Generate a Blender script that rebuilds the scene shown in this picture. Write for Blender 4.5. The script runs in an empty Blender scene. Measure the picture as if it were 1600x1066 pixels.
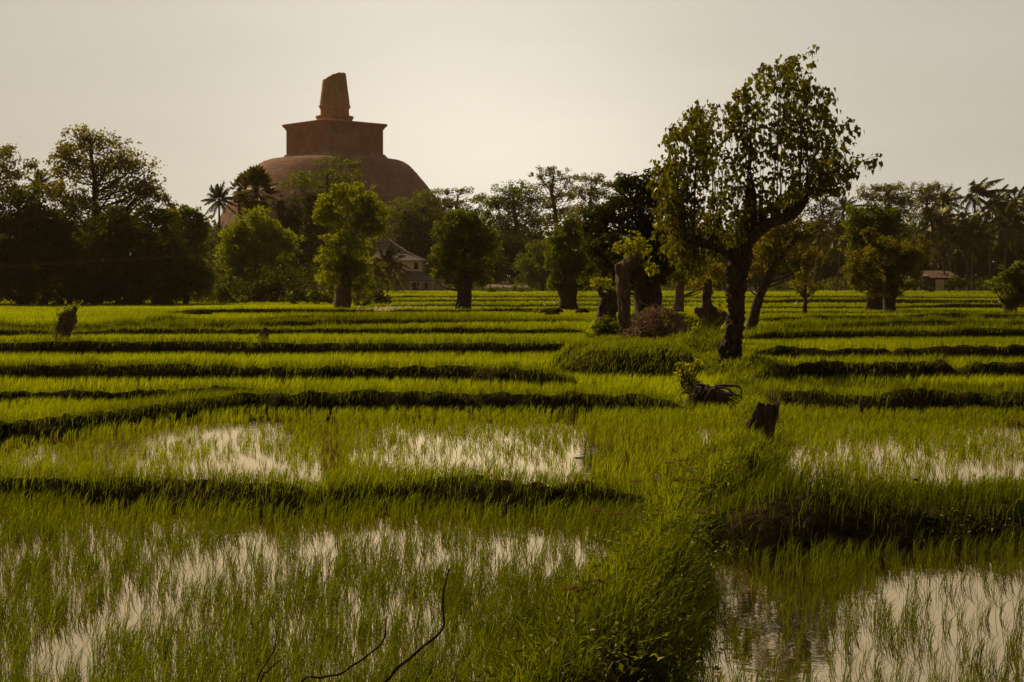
import bpy, math
import numpy as np
from mathutils import Vector
rng = np.random.default_rng(11)
sc = bpy.context.scene
COL = sc.collection
F, H, HZ, CX = 2222.2, 2.5, 430.0, 800.0
def W(px, py, D):
    return np.array([(px-CX)*D/F, D, H-(py-HZ)*D/F])
def GD(py, z=0.0):
    return (H-z)*F/(py-HZ)
def G(px, py, z=0.0):
    D = GD(py, z); return np.array([(px-CX)*D/F, D, z])
# ---------------------------------------------------------------- noise
def _h(ix, iy, iz=0, s=0):
    n = (ix*374761393 + iy*668265263 + iz*2147483647 + s*974634777) & 0xffffffff
    n = ((n ^ (n >> 13))*1274126177) & 0xffffffff
    return ((n ^ (n >> 16)) & 0xffffff)/float(0xffffff)
def vn2(x, y, s=0):
    x = np.asarray(x, float); y = np.asarray(y, float)
    ix = np.floor(x).astype(np.int64); iy = np.floor(y).astype(np.int64)
    fx = x-ix; fy = y-iy; fx = fx*fx*(3-2*fx); fy = fy*fy*(3-2*fy)
    a = _h(ix, iy, 0, s); b = _h(ix+1, iy, 0, s); c = _h(ix, iy+1, 0, s); d = _h(ix+1, iy+1, 0, s)
    return (a*(1-fx)+b*fx)*(1-fy)+(c*(1-fx)+d*fx)*fy
def fbm2(x, y, s=0, o=4):
    r = 0; a = .5; t = 0
    for i in range(o):
        r = r+a*vn2(np.asarray(x)*2**i, np.asarray(y)*2**i, s+i*7); t += a; a *= .5
    return r/t
def vn3(p, s=0):
    i = np.floor(p).astype(np.int64); f = p-i; f = f*f*(3-2*f)
    r = 0
    for dx in (0, 1):
        for dy in (0, 1):
            for dz in (0, 1):
                w = (f[:, 0] if dx else 1-f[:, 0])*(f[:, 1] if dy else 1-f[:, 1])*(f[:, 2] if dz else 1-f[:, 2])
                r = r+w*_h(i[:, 0]+dx, i[:, 1]+dy, i[:, 2]+dz, s)
    return r
def fbm3(p, s=0, o=3):
    r = 0; a = .5; t = 0
    for k in range(o):
        r = r+a*vn3(p*2**k, s+k*5); t += a; a *= .5
    return r/t
# ---------------------------------------------------------------- mesh accumulation
class MB:
    def __init__(s): s.v = []; s.f = []; s.t = []; s.n = 0; s.m = []
    def add(s, v, faces, tint=None, mat=0):
        v = np.asarray(v, float).reshape(-1, 3); s.v.append(v)
        for fa in faces:
            fa = np.asarray(fa, np.int64)
            if len(fa): s.f.append(fa+s.n); s.m.append(np.full(len(fa), mat))
        s.t.append(np.full(len(v), .5) if tint is None else np.broadcast_to(np.asarray(tint, float), (len(v),)).copy())
        s.n += len(v)
    def build(s, name, mats, parent=None, origin=(0, 0, 0), smooth=False):
        me = bpy.data.meshes.new(name)
        v = np.concatenate(s.v)-np.asarray(origin, float)
        me.vertices.add(len(v)); me.vertices.foreach_set('co', v.astype(np.float32).ravel())
        loops = np.concatenate([f.ravel() for f in s.f]); sizes = np.concatenate([np.full(len(f), f.shape[1]) for f in s.f])
        me.loops.add(len(loops)); me.loops.foreach_set('vertex_index', loops.astype(np.int32))
        me.polygons.add(len(sizes))
        st = np.concatenate([[0], np.cumsum(sizes)[:-1]])
        me.polygons.foreach_set('loop_start', st.astype(np.int32))
        me.polygons.foreach_set('material_index', np.concatenate(s.m).astype(np.int32))
        me.polygons.foreach_set('use_smooth', np.full(len(sizes), bool(smooth)))
        a = me.attributes.new('tint', 'FLOAT', 'POINT'); a.data.foreach_set('value', np.concatenate(s.t).astype(np.float32))
        for m in (mats if isinstance(mats, (list, tuple)) else [mats]): me.materials.append(m)
        me.update(calc_edges=True); me.validate()
        o = bpy.data.objects.new(name, me); COL.objects.link(o)
        if parent is not None: o.parent = parent
        else: o.location = origin
        return o
def tag(o, label=None, cat=None, group=None, kind=None):
    if label: o['label'] = label
    if cat: o['category'] = cat
    if group: o['group'] = group
    if kind: o['kind'] = kind
    return o
def empty(name, loc, label, cat, group=None):
    o = bpy.data.objects.new(name, None); COL.objects.link(o); o.location = loc; o.empty_display_size = .2
    return tag(o, label, cat, group)
def tube(mb, path, rad, sides=8, rough=0.0, rs=1.0, cap=True, tint=.5, mat=0, seed=0, flute=0.0):
    P = np.asarray(path, float); R = np.asarray(rad, float); n = len(P)
    T = np.gradient(P, axis=0); T /= np.linalg.norm(T, axis=1)[:, None]+1e-9
    ref = np.array([1., 0, 0]) if abs(T[0][0]) < .8 else np.array([0, 1., 0])
    A = np.cross(T, ref); A /= np.linalg.norm(A, axis=1)[:, None]+1e-9
    B = np.cross(T, A)
    th = np.linspace(0, 2*np.pi, sides, endpoint=False)
    d = A[:, None, :]*np.cos(th)[None, :, None]+B[:, None, :]*np.sin(th)[None, :, None]
    rr = R[:, None]*np.ones((1, sides))
    if flute: rr = rr*(1+flute*np.sin(th*3+seed)[None]+flute*.7*np.sin(th*5+seed*2+np.arange(n)[:, None]*.25))
    V = P[:, None, :]+d*rr[:, :, None]
    V = V.reshape(-1, 3)
    if rough:
        nz = fbm3(V*rs+seed*3.7, seed)-.5
        V = V+(d.reshape(-1, 3))*(nz*2*rough)[:, None]*rr.reshape(-1)[:, None]
    i = np.arange(n-1)[:, None]*sides; j = np.arange(sides)[None, :]; j2 = (j+1) % sides
    q = np.stack([i+j, i+j2, i+sides+j2, i+sides+j], -1).reshape(-1, 4)
    fs = [q]
    if cap:
        V = np.concatenate([V, P[:1], P[-1:]]); c0 = n*sides; c1 = c0+1
        fs.append(np.stack([np.full(sides, c0), j2[0], j[0]], -1)); b = (n-1)*sides
        fs.append(np.stack([np.full(sides, c1), b+j[0], b+j2[0]], -1))
    mb.add(V, fs, tint, mat)
def smooth_path(pts, n):
    P = np.asarray(pts, float)
    if len(P) == 2:
        t = np.linspace(0, 1, n)[:, None]; return P[0]*(1-t)+P[1]*t
    d = np.concatenate([[0], np.cumsum(np.linalg.norm(np.diff(P[:, :3], axis=0), axis=1))])
    # Catmull-Rom
    u = np.linspace(0, d[-1], n); out = []
    for x in u:
        k = min(max(np.searchsorted(d, x)-1, 0), len(P)-2)
        t = (x-d[k])/max(d[k+1]-d[k], 1e-9)
        p0 = P[max(k-1, 0)]; p1 = P[k]; p2 = P[k+1]; p3 = P[min(k+2, len(P)-1)]
        out.append(.5*((2*p1)+(-p0+p2)*t+(2*p0-5*p1+4*p2-p3)*t*t+(-p0+3*p1-3*p2+p3)*t**3))
    return np.array(out)
def box(mb, x0, x1, y0, y1, z0, z1, mat=0, tint=.5):
    v = [(x0, y0, z0), (x1, y0, z0), (x1, y1, z0), (x0, y1, z0), (x0, y0, z1), (x1, y0, z1), (x1, y1, z1), (x0, y1, z1)]
    mb.add(v, [[(0, 3, 2, 1), (4, 5, 6, 7), (0, 1, 5, 4), (1, 2, 6, 5), (2, 3, 7, 6), (3, 0, 4, 7)]], tint, mat)
def grid(mb, X, Y, Z, tint=None, mat=0):
    n, m = X.shape; V = np.stack([X, Y, Z], -1).reshape(-1, 3)
    i = np.arange(n-1)[:, None]*m; j = np.arange(m-1)[None]
    mb.add(V, [np.stack([i+j, i+j+1, i+m+j+1, i+m+j], -1).reshape(-1, 4)], None if tint is None else tint.ravel(), mat)
def unit(a): return a/(np.linalg.norm(a, axis=-1, keepdims=True)+1e-9)
# ---------------------------------------------------------------- materials
def newmat(name):
    m = bpy.data.materials.new(name); m.use_nodes = True; nt = m.node_tree; nt.nodes.clear()
    o = nt.nodes.new('ShaderNodeOutputMaterial'); return m, nt, o
def N(nt, t, **k):
    n = nt.nodes.new(t)
    for a, b in k.items():
        if a in n.inputs: n.inputs[a].default_value = b
        else: setattr(n, a, b)
    return n
def rgba(c): return (c[0], c[1], c[2], 1)
def leaf_mat(name, dark, light, trans, tf=.5, gloss=.05, rough=.45, td=.55):
    m, nt, o = newmat(name); L = nt.links
    at = N(nt, 'ShaderNodeAttribute', attribute_name='tint')
    mx = N(nt, 'ShaderNodeMix', data_type='RGBA'); mx.inputs[6].default_value = rgba(dark); mx.inputs[7].default_value = rgba(light)
    L.new(at.outputs['Fac'], mx.inputs[0])
    tr = N(nt, 'ShaderNodeMix', data_type='RGBA'); tr.inputs[6].default_value = rgba([t*td for t in trans]); tr.inputs[7].default_value = rgba(trans)
    L.new(at.outputs['Fac'], tr.inputs[0])
    d = N(nt, 'ShaderNodeBsdfDiffuse'); t = N(nt, 'ShaderNodeBsdfTranslucent'); g = N(nt, 'ShaderNodeBsdfGlossy', Roughness=rough)
    g.inputs['Color'].default_value = (.9, .85, .5, 1)
    L.new(mx.outputs[2], d.inputs['Color']); L.new(tr.outputs[2], t.inputs['Color'])
    a = N(nt, 'ShaderNodeMixShader'); a.inputs[0].default_value = tf
    L.new(d.outputs[0], a.inputs[1]); L.new(t.outputs[0], a.inputs[2])
    b = N(nt, 'ShaderNodeMixShader'); b.inputs[0].default_value = gloss
    L.new(a.outputs[0], b.inputs[1]); L.new(g.outputs[0], b.inputs[2]); L.new(b.outputs[0], o.inputs[0])
    return m
def rough_mat(name, c1, c2, scale=3, rough=.9, bump=.3, stretch=(1, 1, 1), detail=6, c3=None, scale3=.4, spec=.2, bdist=.05):
    m, nt, o = newmat(name); L = nt.links
    tc = N(nt, 'ShaderNodeTexCoord'); mp = N(nt, 'ShaderNodeMapping'); mp.inputs['Scale'].default_value = stretch
    L.new(tc.outputs['Object'], mp.inputs[0])
    nz = N(nt, 'ShaderNodeTexNoise', Scale=scale, Detail=detail, Roughness=.65); L.new(mp.outputs[0], nz.inputs['Vector'])
    cr = N(nt, 'ShaderNodeValToRGB'); cr.color_ramp.elements[0].position = .35; cr.color_ramp.elements[1].position = .68
    cr.color_ramp.elements[0].color = rgba(c1); cr.color_ramp.elements[1].color = rgba(c2); L.new(nz.outputs['Fac'], cr.inputs[0])
    col = cr.outputs[0]
    if c3:
        n3 = N(nt, 'ShaderNodeTexNoise', Scale=scale3, Detail=4); L.new(mp.outputs[0], n3.inputs['Vector'])
        r3 = N(nt, 'ShaderNodeValToRGB'); r3.color_ramp.elements[0].position = .45; r3.color_ramp.elements[1].position = .62
        L.new(n3.outputs['Fac'], r3.inputs[0])
        mx = N(nt, 'ShaderNodeMix', data_type='RGBA'); L.new(r3.outputs[0], mx.inputs[0]); L.new(col, mx.inputs[6]); mx.inputs[7].default_value = rgba(c3); col = mx.outputs[2]
    p = N(nt, 'ShaderNodeBsdfPrincipled', Roughness=rough); p.inputs['Specular IOR Level'].default_value = spec
    L.new(col, p.inputs['Base Color'])
    bp = N(nt, 'ShaderNodeBump', Strength=bump, Distance=bdist); L.new(nz.outputs['Fac'], bp.inputs['Height']); L.new(bp.outputs[0], p.inputs['Normal'])
    L.new(p.outputs[0], o.inputs[0]); return m
M = {}
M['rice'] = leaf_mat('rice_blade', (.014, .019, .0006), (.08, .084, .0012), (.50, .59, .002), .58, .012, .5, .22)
M['grass'] = leaf_mat('bank_grass', (.014, .018, .0006), (.075, .077, .0014), (.44, .50, .002), .57, .016, .45, .22)
M['dry'] = leaf_mat('dry_plume', (.35, .32, .14), (.6, .55, .3), (.8, .72, .42), .6, .02)
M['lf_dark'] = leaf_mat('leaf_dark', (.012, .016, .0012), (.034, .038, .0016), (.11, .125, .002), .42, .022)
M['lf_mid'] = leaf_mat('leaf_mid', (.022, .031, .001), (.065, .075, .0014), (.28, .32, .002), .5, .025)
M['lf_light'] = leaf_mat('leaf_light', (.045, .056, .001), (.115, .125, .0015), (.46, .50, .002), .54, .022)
M['lf_olive'] = leaf_mat('leaf_olive', (.032, .030, .0012), (.085, .072, .002), (.34, .29, .004), .5, .025)
M['lf_sprout'] = leaf_mat('leaf_sprout', (.08, .09, .001), (.14, .145, .002), (.5, .5, .003), .55, .03)
M['lf_hero'] = leaf_mat('leaf_heart', (.02, .022, .0012), (.055, .052, .002), (.25, .235, .003), .44, .03, .4)
M['lf_palm'] = leaf_mat('leaf_palm', (.016, .017, .002), (.04, .037, .003), (.11, .10, .004), .4, .035, .4)
M['lf_grey'] = leaf_mat('leaf_grey', (.05, .036, .02), (.10, .07, .04), (.12, .08, .03), .3, .03)
M['bark'] = rough_mat('bark', (.018, .012, .008), (.10, .066, .042), 12, .95, .9, (1, 1, .35))
M['bark_pale'] = rough_mat('bark_pale', (.05, .034, .02), (.19, .125, .078), 7, .95, .8, (1, 1, .3))
M['deadwood'] = rough_mat('deadwood', (.025, .016, .011), (.18, .115, .075), 14, .9, 1.0, (1, 1, .22))
M['stick'] = rough_mat('stick', (.16, .085, .06), (.42, .25, .18), 6, .9, .3)
M['mud'] = rough_mat('wet_mud', (.010, .007, .003), (.030, .020, .010), 5, .85, .8, spec=.12)
M['soil'] = rough_mat('bund_soil', (.016, .0115, .005), (.075, .052, .024), 11, .95, 1.0, c3=(.012, .016, .002), scale3=1.5, spec=.0)
# water
m, nt, o = newmat('paddy_water'); L = nt.links
tc = N(nt, 'ShaderNodeTexCoord')
n1 = N(nt, 'ShaderNodeTexNoise', Scale=6, Detail=3); L.new(tc.outputs['Object'], n1.inputs['Vector'])
bp = N(nt, 'ShaderNodeBump', Strength=.05, Distance=.02); L.new(n1.outputs['Fac'], bp.inputs['Height'])
d = N(nt, 'ShaderNodeBsdfDiffuse'); d.inputs['Color'].default_value = (.018, .015, .007, 1)
g = N(nt, 'ShaderNodeBsdfGlossy', Roughness=.03); g.inputs['Color'].default_value = (1, .83, .55, 1)
fr = N(nt, 'ShaderNodeFresnel', IOR=1.75)
for x in (g, fr): L.new(bp.outputs[0], x.inputs['Normal'])
mx = N(nt, 'ShaderNodeMixShader'); pw = N(nt, 'ShaderNodeMath', operation='POWER'); pw.inputs[1].default_value = .3; L.new(fr.outputs[0], pw.inputs[0]); L.new(pw.outputs[0], mx.inputs[0]); L.new(d.outputs[0], mx.inputs[1]); L.new(g.outputs[0], mx.inputs[2])
L.new(mx.outputs[0], o.inputs[0]); M['water'] = m
# brick of the stupa
def brick_mat(name, c1, c2, c3, band=.55):
    m, nt, o = newmat(name); L = nt.links
    tc = N(nt, 'ShaderNodeTexCoord')
    mp = N(nt, 'ShaderNodeMapping'); mp.inputs['Scale'].default_value = (.25, .25, 3.2); L.new(tc.outputs['Object'], mp.inputs[0])
    a = N(nt, 'ShaderNodeTexNoise', Scale=.9, Detail=5, Roughness=.7); L.new(mp.outputs[0], a.inputs['Vector'])
    mp2 = N(nt, 'ShaderNodeMapping'); mp2.inputs['Scale'].default_value = (1.2, 1.2, .12); L.new(tc.outputs['Object'], mp2.inputs[0])
    b = N(nt, 'ShaderNodeTexNoise', Scale=.6, Detail=5, Roughness=.65); L.new(mp2.outputs[0], b.inputs['Vector'])
    c = N(nt, 'ShaderNodeTexNoise', Scale=.12, Detail=5); L.new(tc.outputs['Object'], c.inputs['Vector'])
    r1 = N(nt, 'ShaderNodeValToRGB'); r1.color_ramp.elements[0].position = .3; r1.color_ramp.elements[1].position = .7
    r1.color_ramp.elements[0].color = rgba(c1); r1.color_ramp.elements[1].color = rgba(c2); L.new(a.outputs['Fac'], r1.inputs[0])
    r2 = N(nt, 'ShaderNodeValToRGB'); r2.color_ramp.elements[0].position = .48; r2.color_ramp.elements[1].position = .7; L.new(b.outputs['Fac'], r2.inputs[0])
    x = N(nt, 'ShaderNodeMix', data_type='RGBA'); L.new(r2.outputs[0], x.inputs[0]); L.new(r1.outputs[0], x.inputs[6]); x.inputs[7].default_value = rgba(c3)
    r3 = N(nt, 'ShaderNodeValToRGB'); r3.color_ramp.elements[0].position = .5; r3.color_ramp.elements[1].position = .56; L.new(c.outputs['Fac'], r3.inputs[0])
    y = N(nt, 'ShaderNodeMix', data_type='RGBA', blend_type='MULTIPLY'); y.inputs[7].default_value = (.78, .76, .74, 1); L.new(r3.outputs[0], y.inputs[0]); L.new(x.outputs[2], y.inputs[6])
    p = N(nt, 'ShaderNodeBsdfPrincipled', Roughness=.95); p.inputs['Specular IOR Level'].default_value = .1
    L.new(y.outputs[2], p.inputs['Base Color'])
    bm = N(nt, 'ShaderNodeBump', Strength=.6, Distance=.3); L.new(a.outputs['Fac'], bm.inputs['Height']); L.new(bm.outputs[0], p.inputs['Normal'])
    L.new(p.outputs[0], o.inputs[0]); return m
M['brick'] = brick_mat('old_brick', (.42, .165, .11), (.56, .23, .155), (.33, .12, .075))
M['brick_dome'] = brick_mat('dome_brick', (.19, .105, .075), (.40, .215, .16), (.12, .085, .06))
M['brick_pale'] = brick_mat('plaster_course', (.3, .2, .15), (.5, .38, .3), (.22, .12, .08))
M['brick_spire'] = brick_mat('spire_brick', (.40, .20, .07), (.54, .27, .095), (.28, .14, .05))
M['cream'] = rough_mat('cream_wall', (.68, .57, .36), (.82, .70, .46), 1.5, .9, .1)
M['white'] = rough_mat('white_wall', (.5, .46, .44), (.68, .62, .6), 1.2, .9, .1)
M['rooft'] = rough_mat('roof_sheet', (.16, .12, .105), (.27, .21, .19), 1.2, .8, .3, (6, 1, 1))
M['roofrust'] = rough_mat('roof_rust', (.08, .045, .034), (.16, .09, .07), 1.5, .85, .3, (5, 1, 1))
M['darkpane'] = rough_mat('dark_opening', (.012, .012, .014), (.03, .028, .03), 2, .4, .05)
M['wood'] = rough_mat('door_wood', (.05, .03, .02), (.09, .05, .035), 4, .8, .1)
M['feather'] = rough_mat('white_feather', (.72, .7, .66), (.85, .83, .8), 20, .8, .1)
M['beak'] = rough_mat('beak', (.4, .25, .04), (.5, .3, .06), 8, .6, .05)
M['leg'] = rough_mat('leg_skin', (.02, .02, .02), (.04, .035, .03), 8, .7, .05)
M['cable'] = rough_mat('cable_sheath', (.07, .035, .012), (.10, .05, .018), 3, .7, .05, spec=.1)
# ---------------------------------------------------------------- leaves
def leaves(mb, C, nrm, L, wr=.55, tint=None, droop=None, curl=.12):
    """C centres (n,3), nrm normals (n,3), L lengths (n,)"""
    n = len(C)
    if n == 0: return
    nrm = unit(nrm)
    r = rng.normal(size=(n, 3)); 
    if droop is not None: r = r*.6+np.array([0, 0, -1.])*droop
    a = unit(r-nrm*np.sum(r*nrm, 1, keepdims=True)); b = np.cross(nrm, a)
    l = L[:, None]*.5; w = L[:, None]*wr*.5
    base = C-a*l; tip = C+a*l-nrm*l*curl; s1 = C-a*l*.2+b*w+nrm*l*curl*2; s2 = C-a*l*.2-b*w+nrm*l*curl*2
    V = np.stack([base, s1, tip, s2], 1).reshape(-1, 3)
    i = np.arange(n)[:, None]*4
    fc = np.concatenate([i+np.array([[0, 1, 2]]), i+np.array([[0, 2, 3]])])
    t = rng.uniform(0, 1, n) if tint is None else tint
    mb.add(V, [fc], np.repeat(np.clip(t, 0, 1), 4))
def crown_pts(lobes, cov, leaf, airy):
    """lobes in metres: (c(3), r(3)); returns leaf centres, normals, tint, clump centres"""
    Cs = []; Ns = []; Ts = []; K = []
    for c, r in lobes:
        area = math.pi*r[0]*r[2]
        n = int(max(40, area/(.17*leaf*leaf)*cov)); k = int(np.clip(n/22, 7, 60)) if airy else int(np.clip(n/60, 9, 34))
        d = unit(rng.normal(size=(k, 3))); u = rng.uniform(0, 1, k)
        rad = (.30+.72*u**.6) if not airy else (.15+.9*u**.7)
        rad = rad*(1+.16*rng.normal(size=k).clip(-1.2, 1.2))
        ol = rng.uniform(0, 1, k) < .16; rad = np.where(ol, rng.uniform(1.05, 1.3, k), rad)
        kc = c+d*r*rad[:, None]
        cr = ((min(r)*.34+leaf*.9) if not airy else (min(r)*.3+leaf*1.3))*rng.uniform(.55, 1.3, k); cr = np.where(ol, cr*.55, cr)
        wgt = cr**2; idx = rng.choice(k, n, p=wgt/wgt.sum())
        off = unit(rng.normal(size=(n, 3))+np.array([0, 0, .35]))*(rng.uniform(.1, 1., n)**.5)[:, None]*np.array([1, 1, .72])+rng.normal(size=(n, 3))*.13
        P = kc[idx]+off*cr[idx][:, None]
        nn = unit(unit(P-c)*.35+unit(off)*.75+rng.normal(size=(n, 3))*.6+np.array([0, 0, .3]))
        ct = rng.uniform(.15, .85, k)
        Cs.append(P); Ns.append(nn); Ts.append(ct[idx]+rng.normal(size=n)*.18); K.append(kc)
    return np.concatenate(Cs), np.concatenate(Ns), np.concatenate(Ts), np.concatenate(K)
TREES = []
def tree(name, label, cat, D, base, trunk, lobes, leafmat='lf_mid', bark='bark', leaf=.3, cov=3.0, airy=False, group=None, zb=0.0, limbs=14, depth=.8, rough=.25, sub=1.0, flute=0.0, fol='crown', twig=.22):
    s = D/F
    b = np.array([(base[0]-CX)*s, D, zb]); pyb = HZ+(H-zb)*F/D
    root = empty(name, b, label, cat, group)
    lb = []
    for l in lobes:
        c = W(l[0], l[1], D); dy = (l[4] if len(l) > 4 else rng.uniform(-.35, .35)*depth*max(l[2], l[3]))*s
        c = c+np.array([0, dy, 0]); lb.append((c, np.array([l[2]*s, .5*(l[2]+max(l[3], l[2]*.6))*s*depth, l[3]*s])))
    mb = MB(); tp = None
    if trunk:
        tp = np.array([np.concatenate([W(p[0], p[1], D)+np.array([0, (p[3] if len(p) > 3 else 0)*s, 0]), [p[2]*s]]) for p in trunk])
        tp[0, 2] = zb-.15
        pp = smooth_path(tp, 22)
        pp[:, :2] += (np.stack([vn2(pp[:, 2]*.9, pp[:, 0]*0+3, 1), vn2(pp[:, 2]*.9, pp[:, 0]*0+9, 2)], 1)-.5)*tp[:, 3].max()*.5*np.linspace(0, 1, 22)[:, None]
        tube(mb, pp[:, :3], np.maximum(pp[:, 3], .01), 12, rough, 2.2/max(tp[0, 3]*2, .15), seed=int(base[0]) % 97, flute=flute)
    P, Nn, T, K = crown_pts(lb, cov, leaf, airy)
    if trunk is not None and limbs:
        zt_ = pp[8, 2]; ok_ = np.where(K[:, 2] > zt_+.25*(pp[-1, 2]-zt_))[0]; nl = min(limbs, len(ok_)); sel = rng.permutation(ok_)[:nl]
        for q in sel:
            e = K[q]; up = pp[:, :3]; k = int(np.clip(np.argmin(np.abs(up[:, 2]-(e[2]-.55*np.linalg.norm(e[:2]-up[-1, :2])-.5)))+rng.integers(-2, 3), 7, len(up)-1))
            s0 = up[k]; r0 = min(pp[k, 3]*.5, .075*np.sqrt(np.linalg.norm(e-s0)/4)+.012)
            mid = (s0+e)/2+np.array([rng.normal()*.1, rng.normal()*.1, -.08])*np.linalg.norm(e-s0)*1.2
            ph = smooth_path([s0, mid, e], 7)
            tube(mb, ph, np.linspace(r0, max(.012, .1*leaf*twig*2), 7), 5, .15, 2, cap=False)
    if mb.n: mb.build('trunk', M[bark], root, b, True)
    mc = MB(); leaves(mc, P, Nn, leaf*rng.uniform(.65, 1.25, len(P)), .62, T)
    mc.build(fol, M[leafmat], root, b)
    return root
# ---------------------------------------------------------------- palms
def frond(mb, o, az, el, L, droop, wind, wleaf, n=26, tint=.5, w0=.03):
    t = np.linspace(0, 1, 12)
    d = np.array([math.sin(az)*math.cos(el), math.cos(az)*math.cos(el), math.sin(el)])
    P = o+d*L*t[:, None]+np.array([wind, 0, -droop])*L*(t**2)[:, None]
    tube(mb, P, np.linspace(w0, w0*.2, 12), 4, cap=False, tint=.9)
    tt = np.linspace(.16, 1.0, n); PP = np.stack([np.interp(tt, t, P[:, k]) for k in range(3)], 1)
    T = unit(np.gradient(PP, axis=0)); side = unit(np.cross(T, np.array([0, 0, 1.]))+1e-6)
    ll = L*.24*np.sin(np.pi*np.clip(tt*.86+.14, 0, 1))**.6+.05
    for sgn in (-1, 1):
        dd = unit(side*sgn*.8+T*.55+np.array([0, 0, -.45])+rng.normal(size=(n, 3))*.12)
        a = PP; tip = PP+dd*ll[:, None]*rng.uniform(.8, 1.1, (n, 1))+np.array([wind*.25, 0, -.28])*ll[:, None]
        b = PP+T*wleaf; mid = PP+dd*ll[:, None]*.55+T*wleaf*.5
        V = np.stack([a, b, tip], 1).reshape(-1, 3)
        mb.add(V, [np.arange(n)[:, None]*3+np.array([[0, 1, 2]])], np.repeat(np.clip(tint+rng.normal(size=n)*.12, 0, 1), 3))
def coconut(label, D, base, top, R, nf=22, wind=.25, mat='lf_palm', rt=.16, group=None, droop=.62, bark='bark_pale', bend=0, zb=0., name='coconut_palm'):
    s = D/F; b = np.array([(base[0]-CX)*s, D, zb]); root = empty(name, b, label, 'palm tree', group)
    t = W(top[0], top[1], D)+np.array([0, rng.uniform(-1, 1), 0])
    mid = (b+t)/2+np.array([bend*s, 0, 0]); mb = MB()
    pth = smooth_path([b-np.array([0, 0, .2]), mid, t], 16)
    rr = np.linspace(rt*1.15, rt*.72, 16); rr[0] = rt*1.7; rr[1] = rt*1.3
    tube(mb, pth, rr, 8, .1, 3); mb.build('trunk', M[bark], root, b, True)
    mc = MB(); L = R*s
    for i in range(nf):
        az = i*2.39996+rng.normal()*.15; e = 1.42-1.95*(i/(nf-1))+rng.normal()*.08
        frond(mc, t, az, e, L*rng.uniform(.9, 1.2), droop*(1-.45*max(e, 0)), wind*rng.uniform(.6, 1.3), L*.06, 28, rng.uniform(.25, .75), L*.012)
    for k in range(5):   # nuts under the crown
        q = t+np.array([rng.normal()*.3, rng.normal()*.3, -.45]); tube(mc, [q, q-np.array([0, 0, .12]), q-np.array([0, 0, .28])], [.05, .13, .04], 6, tint=.3)
    mc.build('crown', M[mat], root, b); return root
def fanpalm(label, D, base, top, R, nl=46, mat='lf_palm', squash=1.15, bark='bark'):
    s = D/F; b = np.array([(base[0]-CX)*s, D, 0]); root = empty('fan_palm', b, label, 'palm tree', 'fan palms before the dome')
    t = W(top[0], top[1], D); mb = MB()
    tube(mb, smooth_path([b-np.array([0, 0, .2]), (b+t)/2+np.array([.2, 0, 0]), t], 14), np.linspace(.32, .24, 14), 9, .15, 3); mb.build('trunk', M[bark], root, b, True)
    mc = MB()
    for i in range(nl):
        u = i/(nl-1); e = 1.45-2.75*u+rng.normal()*.12; az = i*2.39996
        d = np.array([math.sin(az)*math.cos(e), math.cos(az)*math.cos(e), math.sin(e)*squash])
        pl = R*s*rng.uniform(.5, .72); fr = R*s*rng.uniform(.42, .55)
        c = t+d*pl+np.array([0, 0, -.12*pl]); tube(mc, [t, t+d*pl*.5, c], [.04, .03, .025], 4, cap=False, tint=.7)
        sd = unit(np.cross(d, np.array([0, 0, 1.]))+1e-6); up = np.cross(sd, d)
        na = 22; an = np.linspace(-2.1, 2.1, na)
        V = [c]; 
        for k, a in enumerate(an):
            rr = fr*(1 if k % 2 == 0 else .68)*(1-.12*abs(a)/2.1)
            V.append(c+(unit(d)*math.cos(a)+sd*math.sin(a))*rr+up*(.05 if k % 2 else -.05)*fr-np.array([0, 0, .25*fr*(abs(math.sin(a)))]))
        V = np.array(V); mc.add(V, [[(0, k, k+1) for k in range(1, na)]], rng.uniform(.15, .9))
    mc.build('crown', M[mat], root, b); return root
exec_order = []
# ================================================================ ground, water
def xs_of(lims):
    out = []
    for a, b_, st in lims: out.append(np.arange(a, b_, st))
    return np.concatenate(out)
xs = np.concatenate([np.array([-640, -300, -120, -60, -30, -18]), np.arange(-13, 13.01, .11), np.array([18, 30, 60, 120, 300, 640])])
ys = np.concatenate([np.array([-25, 0, 3]), np.arange(5.5, 36, .11), np.arange(36.5, 60, 1.5), np.array([70, 100, 150, 226, 228, 236, 300, 500, 860])])
Xg, Yg = np.meshgrid(xs, ys)
def proj(X, Y, Z=0.):
    return CX+X*F/Y, HZ+(H-Z)*F/Y
MUDP = [(560, 1030, 190, 34, 1.0), (150, 900, 90, 25, .5), (905, 712, 17, 24, .9), (330, 1060, 100, 25, .7), (640, 1000, 110, 22, .75), (440, 985, 120, 18, .5),
        (1180, 1040, 70, 40, .7), (1170, 900, 40, 40, .7), (1540, 556, 40, 6, .6), (760, 1000, 70, 40, .8), (930, 950, 60, 40, .6), (1320, 1050, 90, 20, .4)]
def mudamt(px, py):
    a = np.zeros_like(px)
    for x, y, rx, ry, k in MUDP: a = np.maximum(a, k*np.exp(-((px-x)/rx)**2-((py-y)/ry)**2))
    return a
pxg, pyg = proj(Xg, np.maximum(Yg, 1))
Zg = -.075+.055*(fbm2(Xg*2.2, Yg*2.2, 3)-.5)+mudamt(pxg, pyg)*(.035+.09*fbm2(Xg*3.3, Yg*3.3, 9))
Zg = np.where(Yg > 227, .05, Zg); Zg = np.where(Yg < 5.4, .0-.05, Zg)
mb = MB(); grid(mb, Xg, Yg, Zg); g = mb.build('ground', M['mud'], smooth=True); tag(g, kind='structure')
mb = MB(); wx = np.array([-150., 150.]); wy = np.array([3., 227.4]); a, b_ = np.meshgrid(wx, wy); grid(mb, a, b_, a*0); w = mb.build('water', M['water']); tag(w, kind='structure')
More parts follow.
